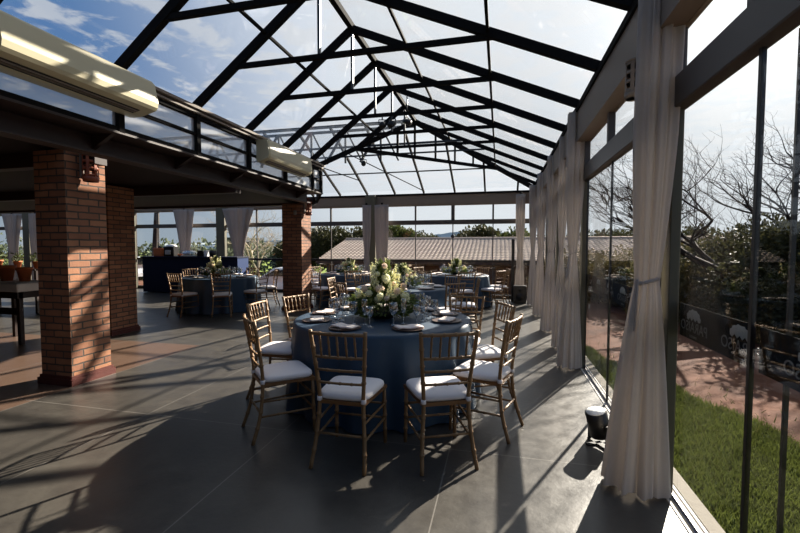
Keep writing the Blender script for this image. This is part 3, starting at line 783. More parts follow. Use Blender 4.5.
def put_glass(kd, x, y, z, label, group):
    t, used, lab = GL[kd]
    if not used: t.location = (x, y, z); t['label'] = label; t['group'] = group; GL[kd][1] = True
    else: dup(t, (x, y, z), 0, label, group)
# charger and napkin
ch = thing('charger_plate', 'x', 'plate'); MB().lathe([(0, 0), (.085, 0), (.132, .010), (.140, .012), (.140, .015), (.132, .0145), (.09, .006), (0, .006)], 36).build('plate', M['rattan'], ch)
def napkin_mesh():
    mb = MB(); nx, ny = 12, 8; w, h = .22, .12
    for lay in range(2):
        z0 = .013+lay*.014
        for j in range(ny+1):
            for i in range(nx+1):
                x = (i/nx-.5)*w+.008*lay; y = (j/ny-.5)*h*(1-.06*lay)+.01*math.sin(i*.5); z = z0+.004*math.sin(i*.8+lay)+.005*abs(i/nx-.5)
                mb.v.append((x, y, z))
    L = (nx+1)*(ny+1)
    for lay in (0, 1):
        for j in range(ny):
            for i in range(nx): a = lay*L+j*(nx+1)+i; mb.f.append((a, a+1, a+nx+2, a+nx+1)); mb.sm.append(True)
    for i in range(nx):
        for j in (0, ny): a = j*(nx+1)+i; mb.f.append((a, a+1, a+1+L, a+L)); mb.sm.append(True)
    for j in range(ny):
        for i in (0, nx): a = j*(nx+1)+i; mb.f.append((a, a+nx+1, a+nx+1+L, a+L)); mb.sm.append(True)
    return mb
nap = napkin_mesh().build('napkin', M['napkin']); nap['category'] = 'napkin'; nap_used = [False]; ch_used = [False]

# flower arrangement
def leaf_cloud(n, fn, size, aspect=.38):
    """n pointed leaves whose base points and directions come from fn()"""
    mb = MB(); V = []; F = []
    for _ in range(n):
        p, d = fn(); d = Vector(d).normalized(); s = size*random.uniform(.6, 1.3)
        r = d.cross(Vector((random.gauss(0, 1), random.gauss(0, 1), random.gauss(0, 1)))).normalized()
        nrm = r.cross(d); p = Vector(p); o = len(V)
        V += [p, p+d*s*.5+r*s*aspect*.5+nrm*s*.06, p+d*s, p+d*s*.5-r*s*aspect*.5+nrm*s*.06]
        F.append((o, o+1, o+2, o+3))
    mb.v = [tuple(v) for v in V]; mb.f = F; mb.sm = [False]*len(F); return mb
def puff(r, n=46, m_=None):
    """a round flower head made of overlapping petals on a core"""
    mb = MB(); mb.lathe([(0.01, -r*.8), (r*.6, -r*.5), (r*.8, 0), (r*.6, r*.55), (.01, r*.8)], 10)
    for i in range(n):
        z = 1-2*(i+.5)/n; a = i*2.39996; q = math.sqrt(1-z*z); d = Vector((q*math.cos(a), q*math.sin(a), z))
        u = d.cross(Vector((.3, .2, 1))).normalized(); w = d.cross(u); c = d*r*.78; s = r*.34
        mb.add([c-u*s*.2, c+u*s+w*s*.2+d*r*.16, c+d*r*.32+w*s*.7, c-u*s+w*s*.3+d*r*.18, c-w*s*.6+d*r*.2], [(0, 1, 2, 3), (0, 4, 1)], True)
    return mb
def make_flowers():
    t = thing('flower_arrangement', 'x', 'flower arrangement')
    MB().lathe([(0, 0), (.10, 0), (.13, .03), (.135, .09), (.12, .09), (.1, .03), (0, .02)], 24).build('bowl', M['black'], t)
    def fn():
        a = random.uniform(0, 2*PI); u = random.random()
        if u < .7:
            rr = .30*math.sqrt(random.random()); z = .03+(.26-.45*rr)*random.random()+.02; d = (math.cos(a)*(.5+rr*3), math.sin(a)*(.5+rr*3), random.uniform(-.3, 1))
        else:
            z = random.uniform(.15, .52); rr = max(.02, (.60-z)*.36)*random.random(); d = (math.cos(a)*.6, math.sin(a)*.6, 1)
        return (rr*math.cos(a), rr*math.sin(a), z), d
    leaf_cloud(1500, fn, .075).build('foliage', M['foliage'], t, fix=False)
    bl = [puff(.042), puff(.033, 36), puff(.027, 30)]
    spots = [(.06, -.10, .40, 0), (.02, -.17, .30, 0), (.14, -.10, .22, 1), (.24, -.08, .17, 0), (.17, -.2, .14, 2), (-.10, -.14, .25, 1), (-.16, -.10, .2, 2), (.10, -.22, .22, 2), (.0, -.2, .2, 1),
             (-.05, -.20, .12, 2), (-.22, .05, .18, 1), (.05, .1, .42, 0), (.2, .12, .2, 0), (-.12, .15, .25, 1), (.26, .03, .12, 1), (.02, .0, .5, 2), (.12, -.02, .33, 1), (.0, .22, .18, 0), (.08, -.16, .38, 2), (.18, -.14, .28, 1), (.24, -.14, .24, 2), (-.02, -.12, .44, 2), (-.14, -.16, .3, 1), (-.2, -.14, .24, 0), (-.26, -.08, .16, 2), (.05, -.12, .52, 2), (.16, -.04, .42, 2), (-.07, -.08, .5, 2), (.22, -.04, .32, 1), (.04, -.24, .24, 1), (-.08, -.22, .26, 1)]
    proto = {}
    for i, (x, y, z, kd) in enumerate(spots):
        pk = (kd, i % 3 == 1)
        if pk in proto: o = proto[pk].copy(); col.objects.link(o)
        else: o = bl[kd].build('blossom', M['petalpink' if pk[1] else 'petal'], t, fix=False); proto[pk] = o
        o.parent = t; o.location = (x, y, z); o.rotation_euler = (i, i*.7, i*1.3)
    for i, (x, y, z, tx, ty, L) in enumerate([(-.03, -.02, .30, -.12, -.05, .30), (.03, -.03, .34, .03, -.04, .26), (.12, -.05, .2, .3, -.1, .26), (-.08, .03, .25, -.25, .05, .28), (.16, .0, .2, .5, 0, .22), (-.14, -.08, .12, -.5, -.1, .2), (0, .06, .3, .05, .2, .28), (-.06, -.09, .28, -.05, -.1, .28), (.2, -.1, .08, .7, -.2, .18), (-.02, -.1, .26, -.2, -.2, .26), (.08, .04, .3, .18, .1, .24), (-.18, .0, .14, -.7, 0, .18), (.1, -.14, .2, .2, -.4, .2)]):
        d = Vector((tx, ty, 1)).normalized(); mb = MB(); mb.tube([(x, y, z), tuple(Vector((x, y, z))+d*L)], [.004, .002], 5)
        for k in range(26):
            s = k/26; a = k*2.4; p = Vector((x, y, z))+d*L*(.1+.9*s); rr = .026*(1.1-s*.85)
            q = p+Vector((math.cos(a), math.sin(a), .2))*rr; h = .016*(1.15-s*.8)
            mb.add([q+Vector((h, 0, 0)), q+Vector((0, h, 0)), q+Vector((-h, 0, 0)), q+Vector((0, -h, 0)), q+Vector((0, 0, h*1.2)), q-Vector((0, 0, h))], [(0, 1, 4), (1, 2, 4), (2, 3, 4), (3, 0, 4), (1, 0, 5), (2, 1, 5), (3, 2, 5), (0, 3, 5)])
        mb.build('flower_spike', M['spike'], t, fix=False)
    return t
flw = make_flowers(); flw_used = [False]

TABLES = [
    dict(n='front round table', c=(-1.13, 3.93), r=.865, far=0, tb='front'),
    dict(n='round table right behind the front one', c=(-1.66, 7.05), r=.82, far=1, tb='second'),
    dict(n='round table at the far right', c=(-1.07, 10.45), r=.80, far=2, tb='far right'),
    dict(n='round table right of the far brick column', c=(-3.85, 10.2), r=.78, far=2, tb='middle back'),
    dict(n='round table in front of the bar', c=(-6.45, 8.45), r=.85, far=1, tb='bar side'),
]
main_chairs = [(-1.02, 2.47, 0), (-.31, 2.635, 25), (.12, 3.30, 72), (.06, 4.10, 114), (-.36, 4.66, 172), (-1.885, 2.79, -45), (-2.36, 3.64, -84), (-2.26, 4.26, -108)]
main_lab = ['left of the pair nearest the camera', 'right of the pair nearest the camera', 'near right side', 'right side, in full sun', 'far right side', 'near left side', 'left side', 'far left side']
for ti, T in enumerate(TABLES):
    cx, cy = T['c']; top = .765; nm = T['tb']
    t = thing('round_table', 'table under the navy cloth of the '+T['n'], 'table', (cx, cy, 0))
    MB().lathe([(0, .735), (T['r']-.02, .735), (T['r']-.01, .745), (T['r']-.012, .762), (0, .763)], 48).build('tabletop', M['console'], t)
    for k in range(4):
        a = PI/4+k*PI/2; MB().tube([(.5*math.cos(a), .5*math.sin(a), 0), (.42*math.cos(a), .42*math.sin(a), .735)], .016, 8).build('leg', M['black'], t)
    cl = cloth_mesh(T['r'], top+.003, ti).build('tablecloth', M['cloth'], loc=(cx, cy, 0)); tag(cl, 'navy blue floor length cloth on the '+T['n'], 'tablecloth', 'navy tablecloths')
    z = top+.0035
    if ti == 0:
        for (x, y, a), lb in zip(main_chairs, main_lab):
            put_chair(x, y, a, f'gold chair with white cushion at the front table, {lb}', 'chairs around the front table')
        angs = [-104, -55, -8, 27, 58, -147, 174, 140, 100]
        names = ['near side', 'near right side', 'right side', 'far right side', 'farther right side', 'near left side', 'left side', 'far left side', 'far side']
    else:
        angs = [-90+45*i+8*ti for i in range(8)] if ti < 4 else [-97, -52, -8, 40, 88, 125, 160, 200]; names = SIDE
        for i, a in enumerate(angs):
            ra = math.radians(a); rb = 1.30+.04*math.sin(i*3+ti)
            if ti == 1 and i == 0 or ti == 4 and i == 7: continue
            put_chair(cx+rb*math.cos(ra), cy+rb*math.sin(ra), a+90+4*math.sin(i*5), f'gold banquet chair with white cushion on the {names[i]} of the {nm} table', f'chairs around the {nm} table')
    for i, a in enumerate(angs):
        ra = math.radians(a); rr = T['r']-.21; x, y = cx+rr*math.cos(ra), cy+rr*math.sin(ra)
        lab = f'round dark brown charger plate on the {names[i]} of the {nm} table'
        if not ch_used[0]: ch.location = (x, y, z); ch['label'] = lab; ch['group'] = 'dark charger plates'; ch_used[0] = True
        else: dup(ch, (x, y, z), 0, lab, 'dark charger plates')
        lab = f'folded pale napkin on the charger at the {names[i]} of the {nm} table'
        if not nap_used[0]: nn = nap; nap_used[0] = True
        else: nn = nap.copy(); col.objects.link(nn)
        nn.location = (x, y, z+.002); nn.rotation_euler = (0, 0, ra+PI/2+random.uniform(-.15, .15)); nn['label'] = lab; nn['group'] = 'folded napkins'
        for kd, rr2, da in (('goblet', T['r']-.42, -7), ('flute', T['r']-.44, 7), ('wine', T['r']-.35, 17)):
            if T['far'] == 2 and kd == 'wine': continue
            b = math.radians(a+da); put_glass(kd, cx+rr2*math.cos(b), cy+rr2*math.sin(b), z, f'{GL[kd][2]} by the plate on the {names[i]} of the {nm} table', 'stemware on the tables')
    lab = f'centrepiece of white and blush flowers with greenery on the {nm} table'
    if not flw_used[0]: flw.location = (cx, cy, z); flw['label'] = lab; flw['group'] = 'flower centrepieces'; flw.scale = (1.0, 1.0, 1.0); flw_used[0] = True
    else: dup(flw, (cx-(.1 if ti == 4 else 0), cy, z), ti*1.3, lab, 'flower centrepieces', (.95, .95, .72) if ti < 4 else (.9, .9, .85))

# ------------------------------------------------------------------ bar counter and what stands on it
b = thing('bar_counter', 'long bar counter wrapped in dark navy cloth at the back left', 'bar counter', (0, 0, 0))
MB().box(-11.25, -7.75, 10.95, 11.5, .02, 1.13, .01).build('body', M['cloth2'], b)
MB().box(-11.29, -7.72, 10.91, 11.54, 1.13, 1.17, .006).build('countertop', M['cloth2'], b)
MB().box(-7.75, -7.735, 10.95, 11.5, .02, 1.13).build('sunlit_end', M['sunlitcloth'], b)['label'] = 'end face of the bar, coloured brighter blue as if sunlit'  # thin sheet whose brighter blue paints the sun on the bar's end
t = thing('juice_dispenser', 'orange square juice dispenser at the left end of the bar', 'dispenser', (-10.7, 11.1, 1.17))
MB().box(-.15, .15, -.12, .12, 0, .27, .02).build('tank', M['orange'], t); MB().lathe([(0, .27), (.05, .27), (.05, .3), (.035, .34), (0, .34)], 14).build('lid', M['black'], t)
t = thing('coffee_machine', 'black coffee machine with a white top on the bar', 'coffee machine', (-10.25, 11.1, 1.17))
MB().box(-.19, .19, -.13, .13, 0, .31, .02).build('body', M['black'], t); MB().lathe([(.19, .31), (.19, .33), (.15, .37), (.0, .385)], 20, sy=.7).build('lid', M['white'], t)
MB().box(-.1, .1, -.17, -.13, .06, .2, .01).build('spout', M['alu'], t)
t = thing('terracotta_bowl', 'small orange bowl beside the coffee machine on the bar', 'bowl', (-9.92, 11.1, 1.17)); MB().lathe([(0, 0), (.04, 0), (.09, .07), (.085, .075), (.03, .02), (0, .02)], 18).build('shell', M['orange'], t)
t = thing('glass_dome', 'clear glass domed cake stand on the bar', 'cake stand', (-9.58, 11.1, 1.17)); MB().lathe([(0, 0), (.3, 0), (.31, .02), (0, .03)], 28, sy=.6).build('tray', M['alu'], t)
MB().lathe([(.29, .03), (.28, .1), (.2, .17), (.06, .2), (.05, .2), (.19, .16), (.27, .09), (.28, .03)], 28, sy=.6).build('dome', M['glassware'], t)
for x, w, m_, lb, nm in ((-9.12, .11, 'black', 'black tin box on the right part of the bar', 'tin_box'), (-8.94, .04, 'white', 'narrow white carton between two black boxes on the bar', 'carton'), (-8.72, .12, 'black', 'black ice bucket near the right end of the bar', 'ice_bucket')):
    t = thing(nm, lb, nm.replace('_', ' '), (x, 11.1, 1.17))
    if nm == 'ice_bucket': MB().lathe([(0, 0), (.09, 0), (.12, .19), (.11, .19), (.08, .02), (0, .02)], 20).build('shell', M[m_], t)
    else: MB().box(-w, w, -.08, .08, 0, .19, .008).build('body', M[m_], t)

# high console table on the left with pots
t = thing('console_table', 'high dark wooden table with a white cover at the left edge', 'table', (0, 0, 0))
MB().box(-8.6, -6.93, 4.55, 5.1, .86, .93, .01).build('top', M['whitecloth'], t)
m_ = MB(); m_.box(-8.62, -6.915, 4.535, 5.115, .80, .925, .01); m_.build('cover', M['whitecloth'], t)
mb = MB(); mb.box(-8.6, -6.97, 4.57, 5.07, .70, .80); mb.build('apron', M['console'], t)
for x in (-8.5, -7.0, -7.74):
    for y in (4.62, 5.03): MB().box(x-.03, x+.03, y-.03, y+.03, 0, .80, .004).build('leg', M['console'], t)
MB().box(-8.5, -7.0, 4.6, 4.64, .45, .55).build('stretcher', M['console'], t)
t = thing('shelf_rack', 'low dark plant shelf standing behind the high table at the left', 'shelf', (0, 0, 0))
mb = MB(); mb.box(-11.6, -9.9, 6.85, 7.25, .95, .98); mb.build('shelf', M['console'], t)
mb = MB(); mb.box(-11.6, -9.9, 6.85, 7.25, .45, .48); mb.build('shelf', M['console'], t)
for x in (-11.57, -9.93):
    MB().box(x-.03, x+.03, 6.87, 7.23, 0, .98).build('side', M['console'], t)
def pot(x, y, z, s, lb, plant=True):
    t = thing('potted_plant' if plant else 'terracotta_pot', lb, 'potted plant' if plant else 'pot', (x, y, z))
    MB().lathe([(0, 0), (.055*s, 0), (.085*s, .16*s), (.095*s, .16*s), (.095*s, .19*s), (.08*s, .19*s), (.05*s, .03), (0, .03)], 20).build('pot', M['orange'], t)
    if plant:
        def fn():
            a = random.uniform(0, 6.28); r = random.random()*.12*s; return (r*math.cos(a), r*math.sin(a), .17*s+random.random()*.2*s), (math.cos(a), math.sin(a), random.uniform(0, 1.5))
        leaf_cloud(110, fn, .07*s).build('foliage', M['leafmid'], t, fix=False)
pot(-7.68, 4.9, .93, 1.3, 'left empty terracotta pot on the high white covered table', False)
pot(-7.30, 4.9, .93, 1.15, 'right empty terracotta pot on the high white covered table', False)
pot(-11.3, 7.05, .98, 1.0, 'leftmost potted plant on the shelf behind the high table')
pot(-10.7, 7.05, .98, .9, 'middle potted plant on the shelf behind the high table')
pot(-10.12, 7.05, .98, .9, 'rightmost potted plant on the shelf behind the high table')

# floor light and speaker box
t = thing('floor_light', 'black par floor light on a yoke beside the nearest curtain', 'floor light', (.73, 3.27, 0), .5)
m_ = MB(); m_.tube([(.02, 0, .07), (-.03, 0, .25)], .075, 20); o = m_.build('housing', M['black'], t)
MB().tube([(-.0305, 0, .251), (-.032, 0, .257)], .066, 20).build('lens', M['lens'], t)
m_ = MB(); m_.beam((0, -.09, .0), (0, -.09, .17), .03, .012); m_.beam((0, .09, 0), (0, .09, .17), .03, .012); m_.beam((0, -.09, .008), (0, .09, .008), .05, .014); m_.beam((-.1, 0, .008), (.08, 0, .008), .03, .014); m_.build('yoke', M['black'], t)
t = thing('speaker', 'black loudspeaker box on the floor in the far right corner', 'loudspeaker', (.52, 11.2, 0))
m_ = MB(); m_.box(-.16, .16, -.13, .13, .0, .46, .012); m_.build('cabinet', M['black'], t)
MB().tube([(0, -.13, .17), (0, -.138, .17)], .10, 20).build('cone', M['vent'], t); MB().tube([(0, -.13, .35), (0, -.138, .35)], .04, 16).build('tweeter', M['vent'], t)
# spotlights under the tie beams
def spot(x, y, z, rz, lb, tilt=.5):
    t = thing('spotlight', lb, 'spotlight', (x, y, z), rz, 'spotlights hanging in the roof')
    MB().tube([(0, 0, 0), (0, 0, -.05)], .01, 6).build('clamp', M['black'], t)
    m_ = MB(); m_.beam((-.055, 0, -.05), (.055, 0, -.05), .02, .01); m_.beam((-.055, 0, -.05), (-.055, 0, -.13), .01, .02); m_.beam((.055, 0, -.05), (.055, 0, -.13), .01, .02); m_.build('yoke', M['black'], t)
    MB().tube([(0, .07, -.09), (0, .02, -.11), (0, -.07, -.16)], [.035, .045, .05], 14).build('can', M['black'], t)
spot(-1.78, 6.17, 3.47, .3, 'left of the two black spotlights hanging from the fourth roof tie')
spot(-1.62, 6.17, 3.47, -.3, 'right of the two black spotlights hanging from the fourth roof tie')
spot(-1.62, 7.19, 3.8, 1.2, 'black spotlight hanging just right of the ridge post')
MB_ = MB(); MB_.tube([(-1.62, 7.19, 3.8), (-1.62, 7.19, 4.15)], .01, 6); tag(MB_.build('drop_rod', M['black']), 'thin black drop rod above the rightmost roof spotlight', 'rod')
spot(-2.9, 8.6, 3.42, .2, 'small black spotlight hanging low above the far left of the hall')
MB_ = MB(); MB_.tube([(-2.9, 8.6, 3.42), (-2.9, 8.4, 3.55)], .02, 6); tag(MB_.build('drop_rod', M['black']), 'short black drop rod above the low far spotlight', 'rod')

# ------------------------------------------------------------------ outdoors
# tiled roof building
t = thing('tiled_roof_building', 'long low building with a weathered clay tile roof beyond the far glass wall', 'building')
def roof_slope():
    mb = MB(); nx, ny = 900, 60
    xl0, xl1, xr = -8.45, -8.45, 14.0
    y0, y1, z0, z1 = 18, 22, .84, 1.86
    # hip end: the left edge runs from eave corner to ridge end
    for j in range(ny+1):
        s = j/ny; xa = -8.42 + .0*s; xa = -8.42+(-8.5+8.42)*s
        for i in range(nx+1):
            x = xa+(xr-xa)*i/nx
            st = (s*15) % 1
            mb.v.append((x, y0+(y1-y0)*s, z0+(z1-z0)*s+.028*abs(math.sin(x*PI/.20))+.05*(1-st)))
    mb.f = [(j*(nx+1)+i, j*(nx+1)+i+1, (j+1)*(nx+1)+i+1, (j+1)*(nx+1)+i) for j in range(ny) for i in range(nx)]; mb.sm = [False]*len(mb.f); return mb
roof_slope().build('roof', M['tile'], t, fix=False)
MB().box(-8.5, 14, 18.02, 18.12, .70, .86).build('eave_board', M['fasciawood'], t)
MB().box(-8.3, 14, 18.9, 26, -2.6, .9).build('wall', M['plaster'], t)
m_ = MB(); m_.prism([(22, 1.88), (26.5, .75), (26.5, .65), (18.2, .65), (22, 1.75)], 0, -8.45, 14); m_.build('rear_slope', M['tile'], t)
MB().tube([(-8.5, 22, 1.9), (14, 22, 1.9)], .09, 8).build('ridge_tile', M['tile'], t)
for i in range(14):
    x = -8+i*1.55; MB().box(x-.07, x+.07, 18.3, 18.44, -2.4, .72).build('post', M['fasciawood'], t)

def tree(x, y, base, h, w, m, label, n=2600, ls=.35, group='leafy trees beyond the far wall', name='leafy_tree', cat='tree', blobs=14, seed=1, trunk=True, flat=.55):
    R = random.Random(seed); t = thing(name, label, cat, (x, y, base), 0, group)
    B = []
    for i in range(blobs):
        a = R.uniform(0, 2*PI); rr = w/2*.72*math.sqrt(R.random()); zz = h*(flat+.0)+h*(1-flat)*R.uniform(-.1, .85)*(1-.45*rr/(w/2))
        B.append((rr*math.cos(a), rr*math.sin(a), zz, w*R.uniform(.16, .26)))
    def fn():
        bx, by, bz, br = B[R.randrange(blobs)]
        d = Vector((R.gauss(0, 1), R.gauss(0, 1), R.gauss(0, 1))).normalized(); q = br*(R.random()**.35)
        return (bx+d.x*q, by+d.y*q, max(.02, bz+d.z*q*.8)), (d.x+R.gauss(0, .5), d.y+R.gauss(0, .5), d.z+R.gauss(0, .5))
    leaf_cloud(n, fn, ls, .6).build('crown', M[m], t, fix=False)
    m_ = MB()
    if trunk:
        m_.tube([(0, 0, -.3), (.05*w, 0, h*.3), (0, 0, h*.6)], [w*.035, w*.028, w*.015], 8)
        for bx, by, bz, br in B[:7]: m_.tube([(0, 0, h*.3), (bx*.6, by*.6, bz*.8), (bx, by, bz)], [w*.018, w*.012, w*.006], 6)
        m_.build('trunk', M['bark'], t)
    return t
# tree masses behind the tiled roof (placed by where the tops stand against the sky)
spec = [(-19.2, 36, 3.6, 4.2, 'leafdark', 'low dark tree at the left end of the tiled roof'), (-15.6, 36, 4.3, 5.4, 'leafdark', 'dark round tree above the left part of the tiled roof'), (-12.3, 36, 4.4, 4.6, 'leafdark', 'dark leafy tree left of the far wall curtains'),
        (-9.6, 37, 5.2, 3.8, 'leafmid', 'taller pale green tree just right of the far curtains'), (-7.0, 38, 4.1, 4.4, 'leafdark', 'broad dark tree above the middle of the tiled roof'), (-11.2, 42, 4.4, 5, 'leafdark', 'dark tree behind the far wall post'),
        (-1.9, 38, 4.6, 4.4, 'leafdark', 'broad brownish green tree above the tiled roof, right of the gap'), (1.2, 38, 4.1, 4.2, 'leafmid', 'green tree beside the far right corner curtain'),
        (4.2, 37, 4.0, 4.6, 'leafdark', 'dark tree seen between the right hand curtains'), (7.5, 38, 4.1, 4.6, 'leafdark', 'dark tree behind the second curtain on the right'), (11.0, 38, 4.0, 5.6, 'leafdark', 'dark tree seen through the right glass above the tiled roof'), (15.0, 38, 4.0, 5.6, 'leafdark', 'dark tree far off behind the nearest curtain')]
for i, (x, y, h, w, m, lb) in enumerate(spec): tree(x, y, -2.2, h+1.0, w*1.15, m, lb, 11000, .28, seed=20+i, blobs=26, flat=.5)
# hedge line and scrub at the left, far
for i, (x, y, h, w, lb) in enumerate([(-22, 30, 3.0, 7, 'scrubby bush outside behind the bare pale tree'), (-27, 32, 3.0, 7, 'scrubby bush outside behind the wide funnel curtain'), (-33, 34, 2.9, 8, 'scrubby bush outside left of the wide post'), (-36, 31, 3.2, 6, 'yellow green bush outside above the bar'), (-41, 34, 3.6, 7, 'grey green bush outside above the coffee machine'), (-47, 36, 4.2, 8, 'tall grey green bush outside beside the second brick column'), (-60, 38, 4, 10, 'dark bush outside at the far left windows'), (-70, 40, 4.6, 10, 'dark bush outside at the left edge')]):
    tree(x, y, -1.2, h, w, 'farbush' if i not in (3,) else 'leafmid', lb, 2200, .4, 'scrub bushes beyond the field', 'bush', 'bush', 16, 60+i, False, .2)
# hill
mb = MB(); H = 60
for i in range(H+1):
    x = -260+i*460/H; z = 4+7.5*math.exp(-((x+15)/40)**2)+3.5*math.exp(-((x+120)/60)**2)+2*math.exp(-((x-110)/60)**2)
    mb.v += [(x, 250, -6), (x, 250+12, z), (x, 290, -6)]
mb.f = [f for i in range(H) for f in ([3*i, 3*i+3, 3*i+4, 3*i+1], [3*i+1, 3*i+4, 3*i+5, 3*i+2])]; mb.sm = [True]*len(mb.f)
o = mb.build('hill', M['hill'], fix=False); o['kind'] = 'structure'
# distant low building and poles
t = thing('distant_tower_block', 'low grey distant building seen above the bar between the curtains', 'building'); MB().box(-62, -53.5, 80, 90, -2, 2.6).build('wall', M['transom'], t); MB().box(-60, -56, 80, 90, 2.6, 3.6).build('roof_room', M['girder'], t)

def bare_tree(x, y, base, label, h, spread, m, seed, depth=6, lean=(0, 0), r0=.14, name='bare_tree', width=1., up=.35, sub=1, group=None, bias=(0, 0, 0)):
    R = random.Random(seed); t = thing(name, label, 'tree', (x, y, base), 0, group); trunk = MB(); br = MB()
    def grow(p, d, L, r, k):
        n = 4; pts = [p]; q = p.copy(); dd = d.copy()
        for i in range(n):
            dd = (dd+Vector((R.gauss(0, .16), R.gauss(0, .16), R.gauss(0, .10)+.04))).normalized(); q = q+dd*(L/n); pts.append(q.copy())
        (trunk if k == 0 else br).tube(pts, [r*(1-.4*i/n) for i in range(n+1)], 6 if k < 3 else (4 if k < 5 else 3), False)
        if k >= depth: return
        for j in range(R.choice((2, 3, 3, 4)) if k < 4 else R.choice((2, 3, 2))):
            nd = (dd*.75+Vector((R.gauss(0, spread), R.gauss(0, spread), R.gauss(0, spread*.5)+up*.3))+Vector(bias)).normalized()
            st = pts[-1] if j == 0 else pts[R.choice((2, 3, 4))]
            grow(st, nd, L*R.uniform(.62, .85), r*.56, k+1)
    grow(Vector((0, 0, -.2)), Vector((lean[0], lean[1], 1)).normalized(), h*.3, r0, 0)
    trunk.build('trunk', M[m], t, fix=False); br.build('branches', M[m], t, fix=False)
    return t
bare_tree(-15.6, 25, -1.2, 'pale leafless tree on the field left of the far brick column', 6.6, .62, 'barkpale', 5, 6, (.05, 0), .12)
bare_tree(-45, 34, -1.2, 'leafless tree outside above the left part of the bar', 8, .55, 'barkpale', 9, 6, (0, 0), .14)
t = thing('palm_trunk', 'leaning bare trunk outside behind the left part of the bar', 'tree', (-18.3, 18.5, -.6)); MB().tube([(0, 0, 0), (.12, 0, 1.6), (.35, 0, 4.2)], [.16, .14, .11], 10).build('trunk', M['bark'], t)
# bare wide tree and bushes outside the right wall
bare_tree(5.0, 8.9, -.2, 'wide spreading leafless tree outside the right glass wall', 5.6, .62, 'bark', 14, 7, (-.7, .1), .13, up=.1, bias=(-.36, .05, .24))
bare_tree(6.6, 10.6, -.2, 'leafless tree farther right outside the glass, behind the black door stile', 5.4, .6, 'bark', 22, 7, (-.25, -.1), .13, up=.25, bias=(-.2, 0, .1))
bare_tree(5.4, 15.5, -.2, 'leafless tree with thin twigs seen between the nearest curtain and the glass stile', 6.5, .65, 'bark', 31, 7, (-.4, 0), .10, up=.15, bias=(-.25, 0, .05))
hs = [(3.9, 10.2, 1.5, 2.2, 'leafbrown', 'olive brown bush outside just right of the nearest curtain'), (5.3, 10.3, 2.3, 3.0, 'leafdark', 'dark bush outside under the spreading bare tree'), (4.8, 8.5, 2.1, 2.5, 'leafdark', 'low dark bush outside left of the black door stile'),
      (5.2, 7.6, 1.9, 2.4, 'leafdark', 'dark bush outside behind the black door stile'), (5.3, 6.2, 2.0, 2.2, 'leafdark', 'dark bush outside at the right edge of the view'), (6.3, 9.4, 2.4, 3.0, 'leafmid', 'high green bush outside at the right edge, highest of the bushes'),
      (3.2, 12.5, 1.6, 2.8, 'leafbrown', 'brown green bush outside seen between the second and nearest curtains'), (2.6, 15.0, 1.4, 3.0, 'leafbrown', 'dry bush outside beyond the second curtain'), (6.1, 8.3, 3.4, 3.6, 'leafdark', 'dark leafy small tree outside at the right edge, nearest and tallest'), (5.2, 13, 1.8, 3.6, 'leafbrown', 'brown green bush outside behind the bare tree trunk')]
for i, (x, y, h, w, m, lb) in enumerate(hs): tree(x, y, -.15, h, w, m, lb, 36000 if h > 3.3 else 21000, .11 if h > 3.3 else .085, 'bushes outside the right glass wall', 'bush', 'bush', 30, 90+i, True, .10)

# white cars
def car(x, y, z, rz, label):
    t = thing('car', label, 'car', (x, y, z), rz)
    body = [(-1.9, .32), (-1.92, .62), (-1.7, .78), (-1.05, .88), (-.45, 1.28), (.75, 1.32), (1.35, .98), (1.85, .9), (1.95, .6), (1.92, .32)]
    m_ = MB()
    rows = []
    for w, ins in ((-.8, .10), (-.74, .0), (.74, .0), (.8, .10)):
        rows.append([(u*(1-ins*.15), w*(1 if v < .9 else .86), v-ins*(.4 if v > .9 else 0)) for u, v in body])
    n = len(body); vs = [p for r in rows for p in r]
    fs = [(i*n+k, i*n+(k+1) % n, (i+1)*n+(k+1) % n, (i+1)*n+k) for i in range(3) for k in range(n)]+[tuple(range(n))[::-1], tuple(range(3*n, 4*n))]
    m_.add(vs, fs, False).build('body', M['carwhite'], t)
    for s in (-1, 1):
        MB().prism([(-.85, .92), (-.42, 1.2), (.7, 1.23), (1.1, .95)], 1, s*.80-.012, s*.80+.012).build('side_window', M['carglass'], t)
        for u in (-1.2, 1.25): MB().tube([(u, s*.66, .31), (u, s*.82, .31)], .31, 20).build('wheel', M['tyre'], t)
    MB().beam((-.78, 0, 1.085), (-.55, 0, 1.24), 1.2, .02, (-.5, 0, 1)).build('windscreen', M['carglass'], t)
car(-9.75, 17.6, -.78, .25, 'white car parked outside just left of the far brick column')
car(-18.6, 17.0, -.35, 1.3, 'white car outside behind the second brick column')

# ------------------------------------------------------------------ sky, sun, camera
sc = bpy.context.scene
w = D.worlds.new('World'); sc.world = w; w.use_nodes = True; n = w.node_tree.nodes; l = w.node_tree.links
bg = n['Background']; tc = n.new('ShaderNodeTexCoord')
def math_(op, a, b=None, clamp=False):
    m_ = n.new('ShaderNodeMath'); m_.operation = op; m_.use_clamp = clamp
    for i, v in enumerate((a, b)):
        if v is None: continue
        if isinstance(v, (int, float)): m_.inputs[i].default_value = v
        else: l.new(v, m_.inputs[i])
    return m_.outputs[0]
def maprange(v, a, b, c, d, smooth=True):
    m_ = n.new('ShaderNodeMapRange'); m_.interpolation_type = 'SMOOTHSTEP' if smooth else 'LINEAR'
    l.new(v, m_.inputs[0]); [setattr(m_.inputs[i+1], 'default_value', q) for i, q in enumerate((a, b, c, d))]; return m_.outputs[0]
def mixc(f, a, b):
    m_ = n.new('ShaderNodeMix'); m_.data_type = 'RGBA'
    if isinstance(f, (int, float)): m_.inputs[0].default_value = f
    else: l.new(f, m_.inputs[0])
    for i, v in ((6, a), (7, b)):
        if isinstance(v, tuple): m_.inputs[i].default_value = v+(1,)
        else: l.new(v, m_.inputs[i])
    return m_.outputs[2]
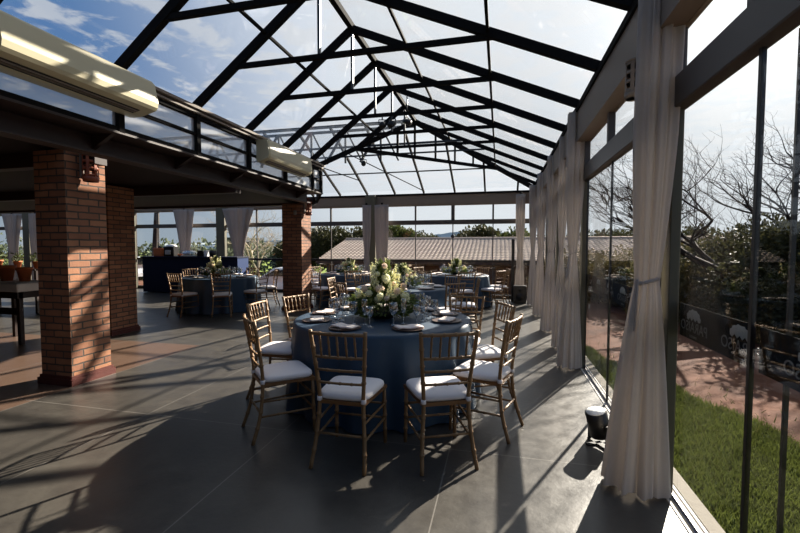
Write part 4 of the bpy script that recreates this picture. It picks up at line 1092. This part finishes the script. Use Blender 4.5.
sp = n.new('ShaderNodeSeparateXYZ'); l.new(tc.outputs['Generated'], sp.inputs[0])
dt_ = n.new('ShaderNodeVectorMath'); dt_.operation = 'DOT_PRODUCT'; l.new(tc.outputs['Generated'], dt_.inputs[0]); dt_.inputs[1].default_value = SUN
cs = dt_.outputs['Value']; z = sp.outputs[2]
zen = mixc(maprange(cs, .32, .84, 0, 1), (.10, .21, .43), (.88, .93, .98))
hor = mixc(maprange(cs, .35, .74, 0, 1), (.33, .40, .47), (.79, .84, .88))
base = mixc(maprange(z, 0, .38, 1, 0), zen, hor)
# clouds on a plane overhead
zz = math_('MAXIMUM', z, .06); cb = n.new('ShaderNodeCombineXYZ')
l.new(math_('DIVIDE', sp.outputs[0], zz), cb.inputs[0]); l.new(math_('DIVIDE', sp.outputs[1], zz), cb.inputs[1])
nz = n.new('ShaderNodeTexNoise'); nz.inputs['Scale'].default_value = 4.6; nz.inputs['Detail'].default_value = 7; nz.inputs['Roughness'].default_value = .55; nz.inputs['Distortion'].default_value = .3
l.new(cb.outputs[0], nz.inputs['Vector'])
cover = maprange(cs, .3, .95, .51, .42)
cl_ = n.new('ShaderNodeMapRange'); cl_.interpolation_type = 'SMOOTHSTEP'; l.new(nz.outputs['Fac'], cl_.inputs[0]); l.new(cover, cl_.inputs[1]); l.new(math_('ADD', cover, .13), cl_.inputs[2]); cl_.inputs[3].default_value = 0; cl_.inputs[4].default_value = .8
cf = math_('MULTIPLY', cl_.outputs[0], maprange(z, .03, .2, 0, 1))
cc = mixc(maprange(cs, .4, .95, 0, 1), (.56, .60, .66), (.92, .94, .96))
sky = mixc(cf, base, cc)
glow = math_('POWER', math_('MAXIMUM', cs, 0), 60.); gl2 = math_('MULTIPLY', glow, .7)
gv = n.new('ShaderNodeVectorMath'); gv.operation = 'SCALE'; gv.inputs[0].default_value = (1, .97, .9); l.new(gl2, gv.inputs['Scale'])
add = n.new('ShaderNodeVectorMath'); add.operation = 'ADD'; l.new(sky, add.inputs[0]); l.new(gv.outputs[0], add.inputs[1])
l.new(add.outputs[0], bg.inputs['Color']); bg.inputs['Strength'].default_value = 1.0
w.cycles.sampling_method = 'MANUAL'; w.cycles.sample_map_resolution = 1024

L = D.lights.new('sun', 'SUN'); L.energy = 20.0; L.angle = math.radians(.6); L.color = (1, .91, .78)
lo = D.objects.new('sun', L); col.objects.link(lo); lo.rotation_euler = (-SUN).to_track_quat('-Z', 'Y').to_euler(); lo.location = (10, 20, 15)

F_ = 411.; pitch = math.atan(19.5/F_); yaw = math.atan(100/F_*math.cos(pitch))
cam = D.cameras.new('camera'); cam.lens = F_*36/800; cam.sensor_width = 36; cam.clip_end = 1000; cam.clip_start = .05
co = D.objects.new('camera', cam); col.objects.link(co); co.location = (0, 0, 1.47); co.rotation_euler = (PI/2-pitch, 0, yaw)
sc.camera = co
vs_ = sc.view_settings; vs_.view_transform = 'Standard'; vs_.look = 'None'; vs_.exposure = 0.; vs_.gamma = 1.; vs_.use_curve_mapping = False
sc.cycles.transparent_max_bounces = 32; sc.cycles.max_bounces = 8; sc.cycles.sample_clamp_indirect = 6
sc.cycles.use_denoising = True
